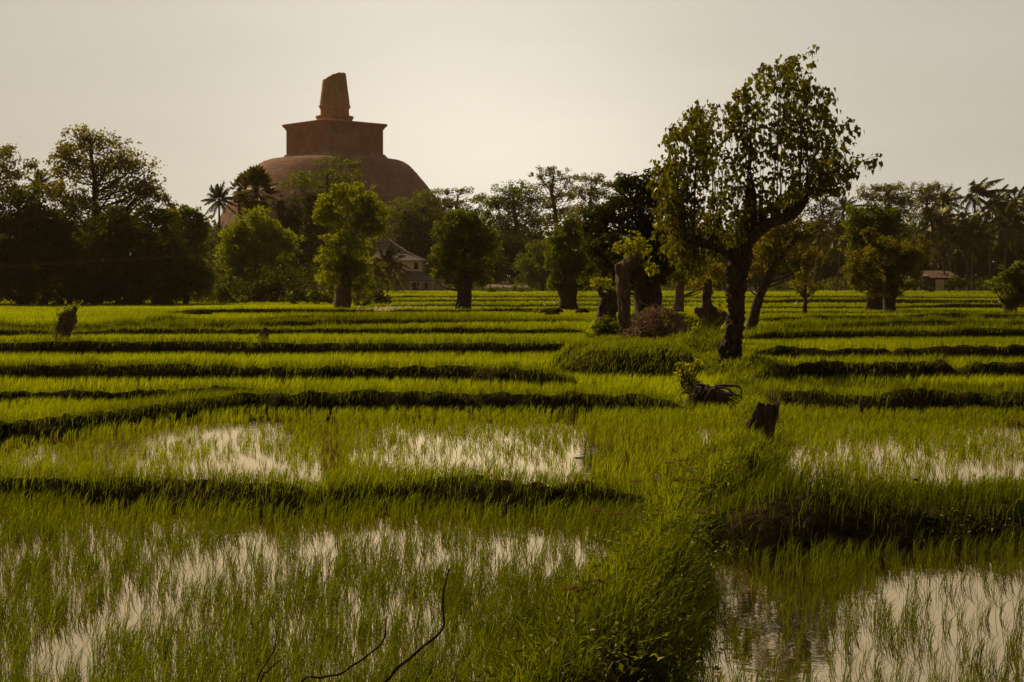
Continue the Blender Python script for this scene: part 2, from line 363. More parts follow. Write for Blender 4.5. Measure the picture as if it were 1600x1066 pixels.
# ================================================================ bunds
# (points: px, bottom py, top py), half width m, grass amount
BUNDS = [
 ([(-120, 760, 737), (0, 762, 737), (150, 766, 741), (300, 769, 743), (400, 776, 748), (440, 779, 752), (470, 781, 770), (495, 781, 774), (520, 778, 760), (560, 772, 747), (640, 768, 742), (720, 770, 742), (800, 776, 748), (880, 776, 744), (960, 778, 740), (1040, 775, 745)], .42, .8, .4),
 ([(-120, 690, 672), (0, 674, 652), (60, 668, 648), (80, 664, 644), (150, 655, 630), (220, 645, 627), (300, 636, 618), (350, 631, 608), (410, 628, 603), (450, 630, 600), (500, 630, 604), (580, 628, 601), (680, 630, 602), (780, 630, 605), (900, 630, 606), (1000, 631, 608), (1080, 634, 608)], .40, 1.1, .5),
 ([(-120, 618, 606), (0, 617, 607), (90, 617, 606), (200, 617, 604), (280, 612, 603), (360, 606, 600), (420, 602, 597)], .3, .7, .5),
 ([(-120, 580, 562), (0, 579, 563), (100, 579, 560), (200, 580, 561), (260, 580, 558), (318, 580, 562), (325, 580, 566), (335, 580, 562), (450, 581, 564), (600, 580, 563), (750, 582, 566), (830, 586, 565), (900, 588, 572)], .42, 1.0, .5),
 ([(-120, 544, 527), (0, 544, 527), (60, 544, 526), (150, 544, 524), (300, 544, 525), (400, 545, 526), (520, 544, 529), (700, 543, 530), (830, 543, 529), (860, 543, 526), (930, 543, 531)], .45, 1.2, .2),
 ([(-120, 519, 511), (0, 519, 509), (60, 518, 511), (110, 518, 513), (200, 517, 508), (400, 517, 510), (600, 516, 508), (760, 516, 506), (820, 516, 510), (920, 515, 508)], .45, 1.2, .2),
 ([(-120, 512, 500), (0, 512, 501), (40, 512, 503), (120, 513, 505), (165, 512, 503), (190, 514, 499), (260, 513, 501), (360, 508, 499), (480, 505, 496), (600, 502, 494), (760, 498, 494), (930, 498, 494)], .5, 1.6, .05),
 ([(190, 502, 491), (260, 503, 494), (330, 500, 495)], .5, 1.6, .05),
 ([(380, 498, 490), (470, 497, 488), (600, 497, 489), (700, 494, 490), (800, 493, 490)], .5, 1.6, .0),
 ([(250, 486, 480), (400, 485, 479), (600, 484, 479), (720, 484, 480), (850, 481, 478), (960, 480, 477)], .5, 1.2, .1),
 ([(560, 477, 473), (700, 476, 471), (820, 477, 472), (950, 475, 471), (1100, 476, 472)], .5, 1.2, .1),
 ([(580, 469, 466), (700, 469, 465), (850, 468, 465), (1000, 470, 466), (1150, 470, 466)], .5, 1.2, .1),
 ([(600, 463, 460), (760, 463, 460), (900, 463, 460), (1150, 464, 461)], .5, 1.2, .1),
 # right-hand side
 ([(1172, 584, 569), (1195, 582, 566), (1230, 580, 562), (1320, 580, 562), (1400, 578, 560), (1440, 577, 558), (1480, 577, 562), (1495, 577, 573), (1508, 577, 570), (1520, 576, 560), (1600, 578, 560), (1720, 580, 560)], .42, .6, .8),
 ([(1165, 610, 594), (1230, 624, 604), (1290, 628, 606), (1380, 630, 604), (1470, 629, 600), (1530, 631, 602), (1545, 632, 612), (1558, 632, 616), (1572, 631, 602), (1600, 632, 597), (1720, 636, 600)], .42, .9, .7),
 ([(1160, 550, 540), (1220, 550, 540), (1300, 551, 541), (1360, 550, 540), (1388, 550, 541), (1396, 550, 547), (1408, 550, 541), (1440, 549, 537), (1520, 550, 535), (1600, 550, 536), (1720, 550, 536)], .42, .6, .8),
 ([(1150, 524, 516), (1220, 524, 513), (1300, 522, 510), (1380, 521, 511), (1480, 521, 512), (1530, 520, 503), (1600, 521, 505), (1720, 522, 505)], .5, 1.6, .0),
 ([(1150, 512, 506), (1250, 511, 503), (1340, 507, 500), (1420, 506, 496), (1540, 505, 498), (1640, 505, 498)], .5, 1.6, .0),
 ([(1150, 497, 492), (1220, 498, 492), (1290, 497, 488), (1380, 497, 490), (1460, 495, 484), (1560, 494, 486), (1680, 496, 488)], .5, 1.6, .1),
 ([(1150, 485, 482), (1300, 486, 482), (1450, 486, 483), (1640, 486, 483)], .5, 1.0, .1),
 ([(1150, 479, 475), (1300, 479, 475), (1380, 479, 476), (1480, 478, 472), (1640, 478, 471)], .5, 1.2, .1),
 ([(1150, 471, 467), (1270, 470, 464), (1380, 471, 464), (1500, 472, 466), (1640, 472, 466)], .5, 1.2, .1),
 ([(1150, 463, 460), (1300, 463, 460), (1500, 464, 461), (1640, 464, 461)], .5, 1.2, .1),
 # the tall bank crossing the right-hand side
 ([(1090, 818, 776), (1150, 830, 752), (1200, 836, 748), (1260, 834, 754), (1340, 828, 760), (1420, 824, 768), (1520, 822, 772), (1600, 822, 772), (1720, 824, 775)], .75, 1.6, .1),
]
SEGS = []   # x0,y0,x1,y1,w for rice exclusion
GB = []     # grass blade batches
def add_grass(P, h, w, leanx, leany, tint): GB.append((P, h, w, leanx, leany, tint))
for bi, (pts, hw, gr, rough) in enumerate(BUNDS):
    C = []
    if pts[0][0] <= -100: pts = [(-560, pts[0][1], pts[0][2]), (-330, pts[0][1]+1, pts[0][2])]+pts
    if pts[-1][0] >= 1640: pts = pts+[(1930, pts[-1][1]+1, pts[-1][2]), (2160, pts[-1][1], pts[-1][2])]
    for px, pb, pt in pts:
        zr = .13 if pb > 590 else .2; D = GD(pb, zr); C.append(((px-CX)*(D+hw*.75)/F, D+hw*.75, (zr if pb-pt > 5 else zr*.5)+(pb-pt)*(D+hw*.75)/F))
    C = np.array(C); D0 = C[:, 1].min()
    Ls = np.linalg.norm(np.diff(C[:, :2], axis=0), axis=1); Lt = Ls.sum()
    st = .07 if D0 < 20 else (.12 if D0 < 40 else (.22 if D0 < 75 else .5))
    n = int(Lt/st)+2; u = np.linspace(0, Lt, n); cu = np.concatenate([[0], np.cumsum(Ls)])
    c = np.stack([np.interp(u, cu, C[:, k]) for k in range(3)], 1)
    c[:, 1] += (fbm2(c[:, 0]*.35, c[:, 0]*0+bi, 5)-.5)*.5*min(1., D0/40)*.6
    T = unit(np.gradient(c[:, :2], axis=0)); Nn = np.stack([-T[:, 1], T[:, 0]], 1)
    m = 17 if D0 < 40 else 9; q = np.linspace(-1, 1, m)
    prof = np.clip(1-np.abs(q)**2.6, 0, 1)
    hh = c[:, 2]*(1-.28*min(gr, 1))  # the grass brings the rest
    hh = hh*(1+.25*(fbm2(u*.9, u*0+bi*3, 2)-.5)+rough*.3*(vn2(u*2.6, u*0+bi, 8)-.5))
    hh = hh*np.clip(np.minimum(u, Lt-u)/(1.1 if D0 < 60 else 2.5), 0, 1)**.6+.02
    X = c[:, 0:1]+Nn[:, 0:1]*q*hw; Y = c[:, 1:2]+Nn[:, 1:2]*q*hw
    nz = fbm2(X*3.2+bi*11, Y*3.2, 4)-.5; nz2 = vn2(X*9, Y*9, 6)-.5
    nz3 = vn2(X*23, Y*17, 16)-.5; Z = hh[:, None]*prof-.06+(nz*.13+nz2*.07+nz3*.05)*rough*prof**.5+(nz*.08+nz2*.04)*prof
    Y = Y-(vn2(X*4+3, Z*9, 2)-.5)*.12*prof
    mb = MB(); grid(mb, X, Y, Z); o = mb.build('bund', M['soil'], smooth=True); tag(o, kind='structure')
    for k in range(len(C)-1): SEGS.append((C[k, 0], C[k, 1], C[k+1, 0], C[k+1, 1], hw*.85))
    # grass on it
    dens = {0: 420, 1: 260, 2: 120, 3: 42}[0 if D0 < 20 else 1 if D0 < 40 else 2 if D0 < 75 else 3]
    ng = int(Lt*dens*gr*(hw/.42)*1.8)
    ui = rng.uniform(0, n-1.01, ng); qi = np.clip(np.where(rng.uniform(0, 1, ng) < .55, rng.normal(.1, .35, ng), rng.uniform(-.95, .5, ng)), -.95, .98)
    ii = ui.astype(int); fr = ui-ii
    jf = (qi+1)/2*(m-1); jj = np.minimum(jf.astype(int), m-2)
    Pg = np.stack([X[ii, jj], Y[ii, jj], Z[ii, jj]], 1)*(1-fr)[:, None]+np.stack([X[ii+1, jj], Y[ii+1, jj], Z[ii+1, jj]], 1)*fr[:, None]
    Pg[:, :2] += Nn[ii]*((jf-jj)*2/(m-1)*hw)[:, None]
    keep = rng.uniform(0, 1, ng) < np.clip(.25+1.5*fbm2(Pg[:, 0]*.8+bi*5, Pg[:, 1]*.8, 12)-.35*(rough > .7), .03, 1)*(Pg[:, 2] > -.01)
    Pg = Pg[keep]; k = len(Pg)
    cl = fbm2(Pg[:, 0]*1.3, Pg[:, 1]*1.3, 77); big_ = hw > .7
    if big_: k2 = rng.uniform(0, 1, k) < np.where(qi[keep] < 0, .35, .75); Pg = Pg[k2]; cl = cl[k2]; k = len(Pg)
    sc_ = (1.0 if D0 < 40 else 1.25)*(1 if gr < 1.4 else 1.25)
    add_grass(Pg, rng.uniform(.06, .22, k)*(.5+1.2*cl)*sc_, np.full(k, max(.006, D0*.00030)), rng.normal(.05, .06, k), rng.normal(-.01, .05, k), np.clip(cl*.8-.1-(.3 if big_ else 0)+rng.normal(size=k)*.2, 0, 1))
# ================================================================ central grassy bank
LE = [(1190, 520), (1066, 690), (1000, 775), (950, 850), (900, 912), (850, 950), (800, 985), (770, 1000), (745, 1010), (700, 1075), (670, 1105), (640, 1120), (612, 1125), (598, 1110)]
RE = [(1190, 1085), (1066, 1108), (1000, 1124), (950, 1130), (900, 1134), (850, 1120), (815, 1118), (790, 1180), (760, 1240), (740, 1250), (700, 1250), (670, 1235), (640, 1215), (615, 1200), (598, 1190)]
def edge(E):
    return np.array([[GD(py), (px-CX)*GD(py)/F] for py, px in E])
le = edge(LE); re_ = edge(RE)
Yb = np.arange(7.3, 33.0, .07); lx = np.interp(Yb, le[:, 0], le[:, 1]); rx = np.interp(Yb, re_[:, 0], re_[:, 1])
lx += (fbm2(Yb*.8, Yb*0, 31)-.5)*.5; rx += (fbm2(Yb*.8, Yb*0, 37)-.5)*.35
tq = np.linspace(0, 1, 60); Xb = lx[:, None]*(1-tq)+rx[:, None]*tq; YB = np.repeat(Yb[:, None], 60, 1)
def bank_z(X, Y, t):
    wd = np.interp(Y, Yb, rx-lx)
    a = np.clip(t*wd/np.interp(Y, [7, 16, 20, 30], [1.3, 1.0, 1.4, .9]), 0, 1); b = np.clip((1-t)*wd/np.interp(Y, [7, 13.5, 15, 18, 20, 30], [.55, .55, .5, .7, 1.0, .8]), 0, 1)
    a = a*a*(3-2*a); b = b*b*(3-2*b)
    hb = np.interp(Y, [7, 9, 13, 16, 20, 26, 33], [.42, .44, .46, .40, .22, .2, .2])
    return hb*a*b-.06*(1-a*b)+(fbm2(X*1.7, Y*1.7, 21)-.5)*.22*np.minimum(a*b*2, 1)+(vn2(X*5, Y*5, 4)-.5)*.05
ZB = bank_z(Xb, YB, tq[None]*np.ones_like(Xb))
mb = MB(); grid(mb, Xb, YB, ZB); o = mb.build('bank', M['soil'], smooth=True); tag(o, kind='structure')
nb = 120000
yy = rng.uniform(7.4, 32.9, nb); wl = np.interp(yy, Yb, lx); wr_ = np.interp(yy, Yb, rx); tt = rng.uniform(.0, 1.0, nb)
keep = rng.uniform(0, 1, nb) < np.interp(yy, [7, 14, 20, 33], [1.0, .8, .45, .3])*(wr_-wl)/2.6
yy = yy[keep]; wl = wl[keep]; wr_ = wr_[keep]; tt = tt[keep]; xx = wl*(1-tt)+wr_*tt
zz = bank_z(xx, yy, tt); cl = fbm2(xx*.9, yy*.9, 88); bare = fbm2(xx*1.6, yy*1.6, 55)
sx_, sy_ = (1185-CX)*GD(690, .12)/F, GD(690, .12)
k = (zz > -.03) & (bare > .29) & ~((np.abs(xx-sx_) < .36) & (yy > sy_-1.0) & (yy < sy_+.2) & (rng.uniform(0, 1, len(xx)) < .93))
xx, yy, zz, cl, tt = xx[k], yy[k], zz[k], cl[k], tt[k]; k = len(xx)
lean = .07+.16*fbm2(xx*.7, yy*.7, 91)
hh = rng.uniform(.06, .24, k)*(.25+1.5*cl)
ang = np.interp(tt, [0, .35, .65, 1], [-1.0, .2, .7, 1.1])
add_grass(np.stack([xx, yy, zz], 1), hh, np.full(k, .0075)*np.interp(yy, [7, 16, 33], [.85, 1.1, 1.9]), lean*ang*.55+.03+.22*(fbm2(xx*1.4+9, yy*1.4, 93)-.5)+rng.normal(0, .08, k), .2*(fbm2(xx*1.5, yy*1.5+5, 94)-.5)+rng.normal(-.02, .08, k), np.clip(cl*.9+rng.normal(size=k)*.22-np.interp(yy, [8, 11, 14], [.5, .26, .02])-np.interp(tt, [.5, .9], [0, .2]), 0, 1))  # shade put into the grass tint: darker up close and on the right slope
# ================================================================ mound under the old trees
MX0, MX1, MY0, MY1 = .6, 8.2, 33.2, 52.
gx = np.arange(MX0, MX1, .1); gy = np.arange(MY0, MY1, .14); Xm, Ym = np.meshgrid(gx, gy)
def mound_z(X, Y):
    z = np.zeros_like(X)
    for cx, cy, rx_, ry_, h_ in [(3.0, 37.4, 2.1, 2.6, .68), (4.4, 43.5, 2.9, 5.5, .62), (5.9, 37.0, 1.4, 3.2, .3), (2.8, 44.5, 1.2, 2.2, .4)]:
        r = np.clip(1-((X-cx)/rx_)**2-((Y-cy)/ry_)**2, 0, 1); z = np.maximum(z, h_*np.minimum(r*1.8, 1)**.8)
    return z
Zm0 = mound_z(Xm, Ym); Zm = Zm0-.07+(fbm2(Xm*1.5, Ym*1.5, 41)-.5)*.42*np.minimum(Zm0*5, 1)
mb = MB(); grid(mb, Xm, Ym, Zm); o = mb.build('mound', M['soil'], smooth=True); tag(o, kind='structure')
nb = 60000; xx = rng.uniform(MX0, MX1, nb); yy = rng.uniform(MY0, MY1, nb); z0 = mound_z(xx, yy)
k = z0 > .04; xx, yy, z0 = xx[k], yy[k], z0[k]; cl = fbm2(xx*.9, yy*.9, 48); k = len(xx)
add_grass(np.stack([xx, yy, z0-.07+(fbm2(xx*1.5, yy*1.5, 41)-.5)*.42*np.minimum(z0*5, 1)], 1), rng.uniform(.08, .22, k)*(.4+1.1*cl), np.full(k, .012), rng.normal(.07, .06, k), rng.normal(-.02, .05, k), np.clip(cl*.8+rng.normal(size=k)*.2, 0, 1))
# ---------------- blades
def blade_mesh(mb, P, h, w, lx_, ly_, tint, seg, mat=0):
    n = len(P); yaw = rng.uniform(-1.1, 1.1, n); sd = np.stack([np.cos(yaw), np.sin(yaw), yaw*0], 1)*w[:, None]*.5
    ln = np.stack([lx_, ly_, h*0], 1); up = np.stack([h*0, h*0, h], 1)
    if seg == 2:
        mid = P+ln*.32+up*.62; tip = P+ln+up*np.clip(1-.25*(np.hypot(lx_, ly_)/h)**2, .55, 1)[:, None]
        V = np.stack([P-sd*.8, P+sd*.8, mid-sd, mid+sd, tip], 1).reshape(-1, 3); i = np.arange(n)[:, None]*5
        mb.add(V, [i+np.array([[0, 1, 3, 2]]), i+np.array([[2, 3, 4]])], np.repeat(tint, 5), mat)
    else:
        tip = P+ln+up; V = np.stack([P-sd, P+sd, tip], 1).reshape(-1, 3); i = np.arange(n)[:, None]*3
        mb.add(V, [i+np.array([[0, 1, 2]])], np.repeat(tint, 3))
mb = MB()
for P, h, w, a, b_, t in GB:
    if len(P): blade_mesh(mb, P, h, w, a, b_, t, 2 if P[:, 1].min() < 45 else 1)
o = mb.build('bund_grass', M['grass']); tag(o, 'ragged green grass growing on the mud bunds and banks', 'grass', kind='stuff')
# ================================================================ rice
OPEN = [(400, 835, 36, 14, .97), (365, 858, 38, 14, .97), (325, 882, 38, 15, .98), (280, 908, 40, 16, .97), (235, 938, 42, 16, .95), (190, 968, 42, 17, .95), (140, 998, 48, 18, .95), (95, 1028, 55, 22, .98), (50, 1056, 55, 22, .97),
        (70, 858, 130, 22, .55), (230, 842, 80, 10, .5), (560, 866, 120, 30, .55), (700, 880, 90, 22, .6), (800, 862, 100, 30, .7), (890, 850, 60, 22, .8), (640, 950, 130, 20, .68), (470, 970, 100, 16, .6), (850, 900, 50, 20, .6), (560, 1030, 190, 30, .4),
        (290, 668, 80, 24, .68), (210, 692, 50, 20, .7), (480, 745, 50, 18, .9), (512, 690, 20, 50, .9), (640, 700, 120, 40, .5), (740, 715, 120, 40, .62), (830, 728, 70, 22, .75), (880, 655, 36, 24, .9), (905, 708, 30, 32, .94), (90, 705, 110, 28, .62), (360, 722, 110, 24, .66), (420, 660, 80, 22, .6),
        (1400, 722, 100, 26, .74), (1520, 738, 100, 26, .82), (1590, 668, 40, 17, .93), (1300, 712, 36, 12, .8), (1400, 590, 70, 8, .8), (1530, 585, 50, 6, .6),
        (1450, 940, 170, 50, .75), (1540, 920, 100, 60, .65), (1180, 900, 70, 90, .85), (1200, 1020, 90, 60, .7), (1400, 1030, 130, 40, .6)]
S = np.array(SEGS)
bankD, bankL, bankR = Yb, lx, rx
def rice_ok(x, y):
    ok = ~((y > Yb[0]) & (y < Yb[-1]) & (x > np.interp(y, Yb, lx)+.12) & (x < np.interp(y, Yb, rx)-.05))
    ok &= ~(mound_z(x, y) > .05)
    for a0, b0, a1, b1, w_ in SEGS:
        dx = a1-a0; dy = b1-b0; sel = np.where((y > min(b0, b1)-1) & (y < max(b0, b1)+1) & (x > min(a0, a1)-1) & (x < max(a0, a1)+1))[0]
        if not len(sel): continue
        xs_ = x[sel]; ys_ = y[sel]; t = np.clip(((xs_-a0)*dx+(ys_-b0)*dy)/(dx*dx+dy*dy+1e-9), 0, 1)
        d2 = (xs_-a0-t*dx)**2+(ys_-b0-t*dy)**2
        ok[sel[d2 < w_*w_]] = False
    return ok
mb = MB(); tot = 0
for d0, d1, den, wd, seg, per in [(6.6, 14, 1450, .0042, 2, 7), (14, 30, 760, .0062, 2, 6), (30, 60, 220, .013, 1, 3), (60, 120, 56, .034, 1, 2), (120, 226, 17, .07, 1, 2)]:
    mg = 3.6; A = .40*(d1*d1-d0*d0)+2*mg*(d1-d0); n = int(A*den/per)
    yt = np.linspace(d0, d1, 200); cw = np.cumsum(.8*yt+2*mg); y = np.interp(rng.uniform(cw[0], cw[-1], n), cw, yt); x = rng.uniform(-1, 1, n)*(.40*y+mg)
    px, py = proj(x, y)
    dn = np.ones(n)
    for ox, oy, rx_, ry_, am in OPEN: dn *= 1-am*np.exp(-((px-ox)/rx_)**2-((py-oy)/ry_)**2)
    nz = fbm2(x*1.1, y*.8, 61); dn *= np.clip(.35+1.5*(nz-.5)+.8*fbm2(x*.5, y*.35, 62)+np.where((y > 16) & (x < 4), -.2, .1), .06, 1.3) if d0 < 30 else np.clip(.7+.6*nz, 0, 1.2)
    right = (px > 1100) & (py > 800); dn = np.where(right, dn*.46, dn)
    k = (rng.uniform(0, 1, n) < dn) & rice_ok(x, y)
    x, y, nz, px, py = x[k], y[k], nz[k], px[k], py[k]
    x = np.repeat(x, per)+rng.normal(0, .012+.0006*d0, len(x)*per); y = np.repeat(y, per)+rng.normal(0, .012+.0006*d0, len(y)*per); nz = np.repeat(nz, per)
    n = len(x); big = fbm2(x*.12, y*.12, 71); fieldv = fbm2(x*.02, y*.09, 75)
    h = rng.uniform(.09, .20, n)*(.75+.5*nz)*(.9+.3*big)*np.where(y < 16.5, 1.1, np.where(y < 29, .85, .9))
    ww = wd*rng.uniform(.7, 1.3, n)
    ln = h*rng.normal(.28, .22, n)
    t = np.clip(.2+.7*big+.7*(fieldv-.5)+np.interp(y, [26, 34], [0, .12])+rng.normal(size=n)*.2-np.interp(y, [8, 14, 16.2, 16.6, 26], [.74, .66, .56, .30, .08])-np.where((y < 14.2) & (x > 1.6), .10, 0)-np.where((y > 24) & (x > 5), .12, 0), 0, 1)  # vignette and shade put into blade colour: darker near and to the right
    PP_ = np.stack([x, y, np.full(n, -.02)], 1); ly2 = h*rng.normal(-.03, .2, n); st_ = (rng.uniform(0, 1, n) < .035) if seg == 2 else np.zeros(n, bool)
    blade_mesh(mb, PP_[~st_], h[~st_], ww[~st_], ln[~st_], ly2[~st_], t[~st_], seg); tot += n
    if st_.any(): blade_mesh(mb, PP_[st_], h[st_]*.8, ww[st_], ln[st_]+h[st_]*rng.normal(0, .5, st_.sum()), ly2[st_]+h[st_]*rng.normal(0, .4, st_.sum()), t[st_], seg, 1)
M['straw'] = leaf_mat('straw_blade', (.10, .07, .015), (.22, .16, .035), (.36, .25, .04), .5, .02)
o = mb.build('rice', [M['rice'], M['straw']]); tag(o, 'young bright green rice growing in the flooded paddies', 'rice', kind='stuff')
print('rice blades', tot)
#EXTRA
# ================================================================ stupa
D = 520.; s = D/F; c0 = np.array([(523-CX)*s, D, 0.])
st = empty('brick_stupa', c0, 'huge ruined brick dagoba with square top and broken spire behind the trees', 'stupa')
def zpx(py): return H-(py-HZ)*s
def lathe(mb, prof, seg=72, cut=None, wob=0.):
    th = np.linspace(0, 2*np.pi, seg, endpoint=False); V = []
    for r, z in prof: V.append(np.stack([c0[0]+r*np.cos(th), c0[1]+r*np.sin(th), np.full(seg, z)], 1))
    V = np.array(V)
    if cut: V = cut(V)
    n = len(prof); i = np.arange(n-1)[:, None]*seg; j = np.arange(seg)[None]; j2 = (j+1) % seg
    Vf = V.reshape(-1, 3)
    if wob: 
        nrm = unit((Vf-c0)*np.array([1, 1, 0])); Vf = Vf+nrm*((fbm3(Vf*.12, 3, 5)-.5)*wob)[:, None]
    top = Vf[-seg:].mean(0)
    mb.add(np.concatenate([Vf, [top]]), [np.stack([i+j, i+j2, i+seg+j2, i+seg+j], -1).reshape(-1, 4), np.stack([(n-1)*seg+j[0], (n-1)*seg+j2[0], np.full(seg, n*seg)], 1)])
prof = [(208, 440.5), (206, 425), (201, 400), (190, 370), (178, 345), (166, 321), (151, 300), (133, 278), (126, 269), (118, 261), (111, 255.5), (103, 252), (81, 250), (20, 249.5)]
pr = smooth_path([(r*s, zpx(y), 0) for r, y in prof], 60)
mb = MB(); lathe(mb, [(p[0], p[1]) for p in pr], 96, wob=1.8); mb.build('dome', M['brick_dome'], st, c0, True)
vd = unit(np.array([-c0[0], -c0[1]])); pd = np.array([-vd[1], vd[0]])  # pd = to the picture's right
def sq(mb, levels):
    V = []
    for hd, z in levels:
        for k in range(4):
            a = math.radians(-9.7)+k*math.pi/2
            p = c0[:2]+(vd*math.cos(a)+pd*math.sin(a))*hd*s; V.append((p[0], p[1], z))
    n = len(levels); f = [(i*4+j, i*4+(j+1) % 4, i*4+4+(j+1) % 4, i*4+4+j) for i in range(n-1) for j in range(4)]
    mb.add(V, [f, [(n*4-4, n*4-3, n*4-2, n*4-1)]])
# pilaster-articulated square chamber: subdivided faces with shallow pilasters
mb = MB()
corners = []
for k in range(4):
    a = math.radians(-9.7)+k*math.pi/2; corners.append(c0[:2]+(vd*math.cos(a)+pd*math.sin(a))*76*s)
for k in range(4):
    p0, p1 = corners[k], corners[(k+1) % 4]; nn = 121; tt = np.linspace(0, 1, nn)
    e = p0[None]*(1-tt[:, None])+p1[None]*tt[:, None]; nrm = unit((p0+p1)/2-c0[:2])
    pil = (np.abs(((tt*17) % 1)-.5) < .22).astype(float)*.34; pil[0] = pil[-1] = .0
    zz = np.array([zpx(246), zpx(242), zpx(232), zpx(222), zpx(212), zpx(202)])
    ee = e+nrm[None]*pil[:, None]
    X = np.repeat(ee[:, 0:1], 6, 1); Y = np.repeat(ee[:, 1:2], 6, 1); Z = np.repeat(zz[None], nn, 0)
    grid(mb, X, Y, Z)
mb.build('square_chamber', M['brick'], st, c0)
mb = MB(); sq(mb, [(77.5, zpx(203.5)), (78.5, zpx(202)), (78.5, zpx(201)), (80.5, zpx(199.5)), (83, zpx(197)), (83, zpx(195)), (80, zpx(194.2))]); mb.build('cornice', M['brick'], st, c0)
mb = MB(); sq(mb, [(86, zpx(252)), (86, zpx(249.6)), (84, zpx(249.4)), (84, zpx(247)), (82, zpx(246.8)), (82, zpx(244.8)), (79.5, zpx(244.6)), (79.5, zpx(242.4)), (77.5, zpx(242))]); mb.build('base_moulding', M['brick_pale'], st, c0)
mb = MB(); lathe(mb, [(26*s, zpx(194.5)), (26.5*s, zpx(189)), (27*s, zpx(188.5)), (29.5*s, zpx(184)), (29.5*s, zpx(182.5)), (24*s, zpx(182))], 64, wob=.25); mb.build('drum', M['brick_spire'], st, c0, False)
def cut(V):
    for k in range(len(V)):
        x = (V[k][:, 0]-c0[0])/s; y = (V[k][:, 1]-c0[1])/s
        zt = zpx(0)-(0)
        lim = np.array([np.interp(xx_+.25*yy_*0, [-19, -12, -10, -4, -1, 3, 6, 9, 12, 20], [126.5, 125, 124, 121, 118.5, 118, 117.2, 115.3, 115, 115.6]) for xx_, yy_ in zip(x, y)])+.8*np.sin(y*.9)
        V[k][:, 2] = np.minimum(V[k][:, 2], zpx(lim))
    return V
prof = [(22.3, 182.5), (22.3, 172), (22.6, 171), (25, 167.6), (25, 166.4), (23.9, 165.8)]+[(23.9-(165.8-y)*(5.3/40.), y) for y in np.linspace(164, 114, 34)]+[(12, 113.5), (5, 113)]
mb = MB(); lathe(mb, [(r*s, zpx(y)) for r, y in prof], 72, cut, wob=.7); mb.build('spire', M['brick_spire'], st, c0, False)
mb = MB(); q = c0[:2]+(vd*math.cos(math.radians(-9.7))+pd*math.sin(math.radians(-9.7)))*76*s*.5+(vd*math.cos(math.radians(-99.7))+pd*math.sin(math.radians(-99.7)))*76*s*.5
# pale fallen-plaster hole in the left face
dv = unit(corners[0]-corners[3]); nv = unit((corners[0]+corners[3])/2-c0[:2]); p = corners[3]+dv*((478-447)/63.)*np.linalg.norm(corners[0]-corners[3])
for a, z0_, z1_, wd_ in [(-.5, 222.5, 218.5, .7), (.35, 221, 219.8, .5), (.1, 219.5, 217, .25), (-1.3, 219.2, 217.8, .4), (1.0, 224, 220, .35)]:
    cc = p+dv*a; ring = [cc-dv*wd_, cc+dv*wd_]
    V = [(*(ring[0]+nv*.42), zpx(z0_)), (*(ring[1]+nv*.42), zpx(z0_+.6)), (*(ring[1]+nv*.44), zpx(z1_)), (*(ring[0]+nv*.44), zpx(z1_-.3)), (*(ring[0]-nv*.1), zpx(z0_)), (*(ring[1]-nv*.1), zpx(z0_+.6)), (*(ring[1]-nv*.1), zpx(z1_)), (*(ring[0]-nv*.1), zpx(z1_-.3))]
    mb.add(V, [[(0, 1, 2, 3), (4, 7, 6, 5), (0, 4, 5, 1), (1, 5, 6, 2), (2, 6, 7, 3), (3, 7, 4, 0)]])
mb.build('plaster_patch', M['brick_pale'], st, c0)
# ================================================================ house
D = 227.; s = D/F
hb = W(640, 454.5, D); hb[2] = 0; hs = empty('house', hb, 'cream two storey house with grey hipped roofs half hidden by palms', 'house')
def X_(px): return (px-CX)*s
def Z_(py): return H-(py-HZ)*s
def part(name, mat, parent, fn, org=None):
    mb = MB(); fn(mb); return mb.build(name, M[mat], parent, org if org is not None else hb)
def hip(mb, x0, x1, y0, y1, z, zr, rx0, rx1, ry, th=.12, sag=0.):
    n = 9; V = []
    def side(a0, a1, b0, b1):   # eave a0-a1 rising to ridge b0-b1
        nn = 8; t = np.linspace(0, 1, nn)[:, None, None]; u = np.linspace(0, 1, 12)[None, :, None]
        e = np.array(a0)*(1-u)+np.array(a1)*u; r = np.array(b0)*(1-u)+np.array(b1)*u
        p = e*(1-t)+r*t; p[..., 2] -= (sag*np.sin(np.pi*t)[..., 0])
        for off in (0, -th): grid(mb, p[..., 0], p[..., 1], p[..., 2]+off)
    A, B, C_, E = (x0, y0, z), (x1, y0, z), (x1, y1, z), (x0, y1, z); r0 = (rx0, ry, zr); r1 = (rx1, ry, zr)
    side(A, B, r0, r1); side(B, C_, r1, r1); side(C_, E, r1, r0); side(E, A, r0, r0)
    box(mb, x0, x1, y0, y1, z-th-.04, z-th+.02)
def f(mb): box(mb, X_(588), X_(658.5), D, D+6, 2.2, Z_(406.3))
w1 = part('upper_wall', 'cream', hs, f)
part('wall', 'cream', hs, lambda mb: box(mb, X_(585), X_(696.5), D-.3, D+6.2, -.1, Z_(437)))
rf = part('roof', 'rooft', hs, lambda mb: hip(mb, X_(578), X_(666), D-.9, D+7, Z_(407), Z_(374), X_(595), X_(606), D+3, sag=.35))
def f(mb):
    for a, b_ in (((606, 374), (666, 406.8)),):
        pth = np.linspace(0, 1, 9)[:, None]; e0 = np.array([X_(606), D+3, Z_(374)]); e1 = np.array([X_(666), D-.9, Z_(407)])
        P = e0*(1-pth)+e1*pth; P[:, 2] -= .35*np.sin(np.pi*pth[:, 0])-.03; tube(mb, P, np.full(9, .09), 6)
part('ridge_cap', 'white', rf, f)
